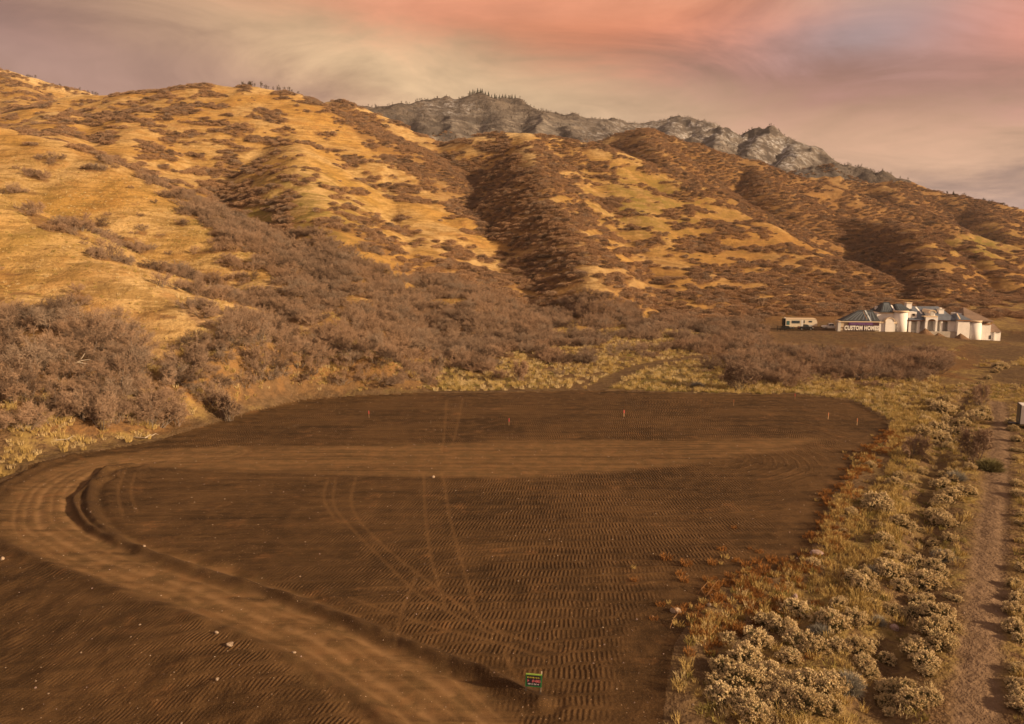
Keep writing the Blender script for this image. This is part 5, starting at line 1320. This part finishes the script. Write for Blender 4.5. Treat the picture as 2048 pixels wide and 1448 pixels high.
# right wing on the falling ground
hbox('wing_wall', 1158, 1246, 400, 600 + LOW, 1.2, 12.0, M_STUCCO)
hbox('wing_wall', 1243, 1428, 386, 640 + LOW, -0.6, 10.0, M_STUCCO)
hbox('wing_fascia', 1234, 1432, 372, 388, -1.0, 10.3, M_FASCIA)
hip('wing_roof', 1228, 1438, 374, 1285, 1325, 288, -1.1, 10.4, 3.0, M_RGREY, [(0.18, 0.1, 0.3, 0.95, 0.35, M_CORN)])
hbox('upper_wall', 1342, 1416, 290, 372, 3.2, 9.0, M_STUCCO)
cyl('bay', 1424, 1640, 408, 668 + LOW, M_STUCCO, 32, 1.2); cyl('bay_cornice', 1424, 1640, 386, 410, M_CORN, 32, 1.2, grow=0.28)
hip('great_roof', 1330, 1782, 398, 1436, 1452, 203, -0.9, 12.0, 5.0, M_RBROWN)
hbox('roof_side', 1640, 1786, 396, 412, -0.4, 11.0, M_FASCIA)
hbox('wing_wall', 1640, 1782, 448, 672 + LOW, 0.8, 10.0, M_STUCCO); hbox('wing_fascia', 1644, 1788, 434, 450, 0.5, 10.2, M_FASCIA)
hbox('wing_wall', 1650, 1776, 411, 436, 1.2, 9.6, M_STUC2)
hbox('end_wall', 1783, 1956, 570, 692 + LOW, 1.4, 8.0, M_STUCCO); hip('end_roof', 1776, 1962, 570, 1788, 1915, 452, 1.0, 8.4, 4.6, M_RBROWN)
hbox('end_post', 1842, 1862, 570, 690 + LOW, 0.9, 1.38, M_STUCCO); hbox('door', 1770, 1792, 616, 672, 0.70, 0.79, M_GLASS)

# banner on the garage
M_BPURP = plain_mat('banner_purple', (0.10, 0.035, 0.16), 0.6); M_BDARK = plain_mat('banner_dark', (0.06, 0.02, 0.035), 0.6); M_LET = plain_mat('banner_letters', (0.80, 0.78, 0.76), 0.6)
ban = frame('banner', A1_(1450), 0.05, B1_(1450, 580), label='dark purple banner with white CUSTOM HOMES lettering on the garage', cat='banner')
part(ban, 'sheet', box_mesh('sheet', A1_(1195), A1_(1708), 0.02, 0.08, B1_(1450, 582), B1_(1450, 448), M_BDARK))
part(ban, 'top_band', box_mesh('top_band', A1_(1215), A1_(1604), -0.02, 0.018, B1_(1450, 492), B1_(1450, 450), M_BPURP))
def text_mesh(body, x0, x1, z0, z1, yy, mat, off=0.0):
    cu = bpy.data.curves.new('text', 'FONT'); cu.body = body; cu.offset = off; cu.extrude = 0.02; cu.resolution_u = 3; cu.space_character = 1.08
    o = bpy.data.objects.new('text_tmp', cu); COL.objects.link(o)
    dg = bpy.context.evaluated_depsgraph_get(); me = bpy.data.meshes.new_from_object(o.evaluated_get(dg)); bpy.data.objects.remove(o)
    v = np.empty(len(me.vertices) * 3, np.float32); me.vertices.foreach_get('co', v); v = v.reshape(-1, 3)
    lo, hi = v.min(0), v.max(0); w_ = np.empty_like(v)
    w_[:, 0] = x0 + (v[:, 0] - lo[0]) / (hi[0] - lo[0]) * (x1 - x0); w_[:, 2] = z0 + (v[:, 1] - lo[1]) / (hi[1] - lo[1]) * (z1 - z0); w_[:, 1] = yy - v[:, 2]
    me.vertices.foreach_set('co', w_.ravel()); me.update(); me.materials.clear(); me.materials.append(mat); return me
part(ban, 'lettering', text_mesh('CUSTOM HOMES', A1_(1140), A1_(1706), B1_(1450, 578), B1_(1450, 502), -0.05, M_LET, 0.05))
part(ban, 'small_lettering', text_mesh('~~~ ~~~~ ~~~', A1_(1240), A1_(1590), B1_(1450, 484), B1_(1450, 466), -0.05, plain_mat('banner_lilac', (0.24, 0.15, 0.32), 0.6), 0.02))

# ------------------------------------------------------------------ camper, pickups, gate
M_RVW = plain_mat('camper_cream', (0.68, 0.60, 0.48), 0.4, 0.4); M_RVG = plain_mat('camper_grey', (0.42, 0.44, 0.46), 0.4, 0.4); M_TINT = plain_mat('tinted_glass', (0.05, 0.065, 0.08), 0.15, 0.5); M_TGREEN = plain_mat('teal_glass', (0.06, 0.14, 0.15), 0.15, 0.5)
M_BLACK = plain_mat('black_trim', (0.015, 0.014, 0.014), 0.5); M_TYRE = plain_mat('rubber', (0.02, 0.02, 0.02), 0.9, 0.1); M_RIM = plain_mat('steel_rim', (0.40, 0.40, 0.40), 0.35, 0.5, metallic=0.8)
M_PWHITE = plain_mat('white_paint', (0.76, 0.75, 0.74), 0.3, 0.5); M_PBLACK = plain_mat('black_paint', (0.018, 0.017, 0.018), 0.25, 0.5); M_LAMP = plain_mat('lamp_red', (0.5, 0.05, 0.03), 0.3)
def wheel(o, x, n, z, r, wd=0.26):
    bm = bmesh.new(); bmesh.ops.create_cone(bm, cap_ends=True, segments=18, radius1=r, radius2=r, depth=wd, matrix=Matrix.Translation((x, n, z)) @ Matrix.Rotation(math.pi / 2, 4, 'X'))
    me = bpy.data.meshes.new('tyre'); bm.to_mesh(me); bm.free(); me.materials.append(M_TYRE); w_ = part(o, 'wheel', me)
    bm = bmesh.new(); bmesh.ops.create_cone(bm, cap_ends=True, segments=14, radius1=r * 0.6, radius2=r * 0.5, depth=wd + 0.04, matrix=Matrix.Translation((x, n, z)) @ Matrix.Rotation(math.pi / 2, 4, 'X'))
    me = bpy.data.meshes.new('rim'); bm.to_mesh(me); bm.free(); me.materials.append(M_RIM); part(o, 'rim', me, w_)
z0 = B1_(480, 578)
rv = frame('camper_trailer', A1_(480), 5.0, z0, label='cream fifth-wheel camper trailer parked left of the house', cat='camper')
def q1(pts): return [(A1_(a), B1_(480, b)) for a, b in pts]
part(rv, 'body', poly_prism('body', q1([(240, 545), (240, 415), (250, 405), (728, 405), (752, 425), (768, 460), (770, 500), (762, 528), (692, 526), (676, 545)]), 5.0, 7.5, M_RVW))
part(rv, 'lower_skirt', poly_prism('skirt', q1([(540, 560), (540, 505), (690, 512), (676, 560)]), 4.93, 7.55, M_RVG))
part(rv, 'roof_edge', poly_prism('edge', q1([(240, 412), (240, 402), (735, 402), (742, 412)]), 4.9, 7.6, M_CORN))
for a, b, c, d, mt in ((256, 306, 445, 512, M_TGREEN), (340, 476, 440, 487, M_TINT), (540, 557, 434, 482, M_TINT), (625, 680, 440, 468, M_TINT)):
    part(rv, 'window', poly_prism('window', q1([(a, d), (a, c), (b, c), (b, d)]), 4.94, 5.02, mt))
part(rv, 'door', poly_prism('door', q1([(500, 540), (500, 425), (530, 425), (530, 540)]), 4.95, 5.03, M_PWHITE))
part(rv, 'rear_ladder_panel', poly_prism('rear', q1([(206, 520), (206, 412), (238, 412), (238, 520)]), 5.2, 7.3, M_BLACK))
part(rv, 'roof_dome', poly_prism('dome', q1([(226, 403), (230, 390), (246, 390), (252, 403)]), 5.8, 6.4, M_PWHITE))
for a in (330, 375): wheel(rv, A1_(a), 5.1, z0 + 0.36, 0.38)
part(rv, 'hitch_leg', poly_prism('leg', q1([(648, 578), (648, 545), (656, 545), (656, 578)]), 5.3, 5.45, M_BLACK))
part(rv, 'bumper_gear', poly_prism('gear', q1([(195, 575), (205, 525), (300, 530), (310, 575)]), 4.7, 6.8, M_BLACK))
def pickup(name, zx0, length, n0, zb, facing, paint, label):
    """four-door pickup: body profile along +x, nose at the left when facing = -1"""
    o = frame(name, A1_(zx0), n0, zb, label=label, cat='pickup'); L = length; X0 = A1_(zx0)
    def fx(u): return X0 + (u if facing < 0 else 1 - u) * L
    body = [(0.0, .45), (0.0, .95), (.04, 1.08), (.27, 1.15), (.27, 1.17), (.64, 1.17), (.64, 1.2), (1.0, 1.2), (1.0, .5), (.9, .42), (.88, .62), (.84, .74), (.80, .74), (.74, .62), (.72, .42), (.27, .42), (.25, .62), (.21, .74), (.17, .74), (.11, .62), (.09, .42)]
    part(o, 'body', poly_prism('body', [(fx(u), zb + z) for u, z in body], n0, n0 + 1.9, paint))
    cab = [(.27, 1.16), (.36, 1.82), (.40, 1.88), (.60, 1.88), (.645, 1.16)]
    part(o, 'cab', poly_prism('cab', [(fx(u), zb + z) for u, z in cab], n0 + 0.12, n0 + 1.78, paint))
    for w_ in ([(.315, 1.22), (.375, 1.74), (.455, 1.76), (.455, 1.22)], [(.475, 1.22), (.475, 1.76), (.59, 1.76), (.615, 1.22)]):
        part(o, 'window', poly_prism('window', [(fx(u), zb + z) for u, z in w_], n0 + 0.09, n0 + 0.125, M_TINT))
    part(o, 'windscreen', poly_prism('windscreen', [(fx(u), zb + z) for u, z in [(.272, 1.2), (.262, 1.2), (.355, 1.8), (.365, 1.8)]], n0 + 0.25, n0 + 1.65, M_TINT))
    part(o, 'bumper', poly_prism('bumper', [(fx(u), zb + z) for u, z in [(-.015, .42), (-.015, .62), (.03, .62), (.03, .42)]], n0 - 0.02, n0 + 1.92, M_BLACK))
    part(o, 'headlight', poly_prism('lamp', [(fx(u), zb + z) for u, z in [(-.004, .78), (-.004, .95), (.05, .98), (.05, .78)]], n0 - 0.015, n0 + 0.3, M_PWHITE))
    part(o, 'tail_light', poly_prism('lamp', [(fx(u), zb + z) for u, z in [(.985, .8), (.985, 1.12), (1.004, 1.12), (1.004, .8)]], n0 - 0.01, n0 + 0.2, M_LAMP))
    for u in (.17, .81): wheel(o, fx(u), n0 + 0.14, zb + 0.40, 0.40)
    return o
pickup('pickup_truck', 405, A1_(640) - A1_(405), 0.6, B1_(500, 582), 1, M_PBLACK, 'black pickup parked in front of the camper')
pickup('pickup_truck', 868, 5.7, 5.0, B1_(930, 584), -1, M_PWHITE, 'white pickup partly hidden behind the garage')
gt = frame('metal_gate', A1_(40), 0.4, B1_(110, 586), label='dark metal gate panels left of the camper', cat='gate')
for a in (44, 104, 170): part(gt, 'post', box_mesh('post', A1_(a) - 0.07, A1_(a) + 0.07, 0.36, 0.5, B1_(110, 600), B1_(110, 505), M_BLACK))
for b in (512, 545, 572): part(gt, 'rail', box_mesh('rail', A1_(40), A1_(175), 0.40, 0.46, B1_(110, b + 3), B1_(110, b), M_BLACK))
for k in range(12): part(gt, 'bar', box_mesh('bar', A1_(52 + 10 * k) - 0.025, A1_(52 + 10 * k) + 0.025, 0.38, 0.395, B1_(110, 580), B1_(110, 512), M_BLACK))

# dirt heaps in front of the house
M_HEAP = mat_stone('heap_soil', (0.13, 0.075, 0.042), (0.22, 0.135, 0.08))
def heap(zx0, zx1, zt_x, zy_t, zy_b, n0, label, seed):
    x0, x1 = A(zx0), A(zx1); cx = A(zt_x); zb = B((zx0 + zx1) / 2, zy_b) - 0.8; h = B(zt_x, zy_t) - zb
    rng = np.random.default_rng(seed); v, f = [], []; nr, na = 9, 28
    for i in range(nr + 1):
        for j in range(na):
            a = 2 * math.pi * j / na; k = i / nr; ex = (x1 - cx) if math.cos(a) > 0 else (cx - x0)
            x = cx + math.cos(a) * ex * k; y = n0 + math.sin(a) * (x1 - x0) * 0.36 * k
            z = zb + h * max(0, (1 - k) ** 1.05) + float(fbm(np.array([x / 1.3 + seed]), np.array([y / 1.3]), 3, 77)[0]) * 0.32 * (1 - k * 0.7)
            v.append((x, y, z))
    for i in range(nr):
        for j in range(na): f.append((i * na + j, i * na + (j + 1) % na, (i + 1) * na + (j + 1) % na, (i + 1) * na + j))
    o = frame('dirt_heap', cx, n0, zb, label=label, cat='dirt heap')
    me = mesh_np('heap', np.array(v), np.array(f), M_HEAP); shift(me, o)
    o2 = link('heap', me, o)
heap(545, 830, 680, 484, 556, -4.0, 'pointed brown dirt heap in front of the portico', 5)
heap(1010, 1420, 1165, 546, 672, -6.0, 'broad brown dirt heap in front of the right wing', 9)
heap(820, 1060, 900, 556, 600, -3.0, 'low dark dirt heap between the two taller heaps', 12)

# trailer at the right edge
M_NAVY = plain_mat('navy_panel', (0.02, 0.025, 0.05), 0.4, 0.4)
tx, ty_ = G(2038, 856)
tl = link('box_trailer', None, label='white box trailer with navy end panel cut by the right edge', cat='trailer', loc=(tx, ty_, ground_z(tx, ty_)), rot=(0, 0, R(-24)))
link('body', box_mesh('body', 0.06, 6.0, 0, 2.2, 0.55, 3.0, M_PWHITE, 0.05), tl)
link('end_panel', box_mesh('end', 0.0, 0.058, 0.02, 2.18, 0.5, 2.98, M_NAVY), tl)
link('chassis', box_mesh('chassis', -1.0, 5.9, 0.6, 1.6, 0.40, 0.52, M_BLACK), tl)
for xx in (3.0, 3.9):
    bm = bmesh.new(); bmesh.ops.create_cone(bm, cap_ends=True, segments=18, radius1=0.36, radius2=0.36, depth=0.24, matrix=Matrix.Translation((xx, -0.05, 0.36)) @ Matrix.Rotation(math.pi / 2, 4, 'X'))
    me = bpy.data.meshes.new('tyre'); bm.to_mesh(me); bm.free(); me.materials.append(M_TYRE); link('wheel', me, tl)

# ------------------------------------------------------------------ air
def build_haze():
    m, w = new_mat('haze_air')
    v = w.n('ShaderNodeVolumePrincipled'); v.inputs['Color'].default_value = (0.86, 0.84, 0.88, 1); v.inputs['Density'].default_value = 0.00005; v.inputs['Anisotropy'].default_value = 0.0
    o = w.n('ShaderNodeOutputMaterial'); w.l(v.outputs[0], o.inputs['Volume'])
    link('haze', box_mesh('haze', -7000, 7000, -7000, 7000, -8.5, 430, m), label='thin pale haze in the air over the valley', kind='stuff')
build_haze()
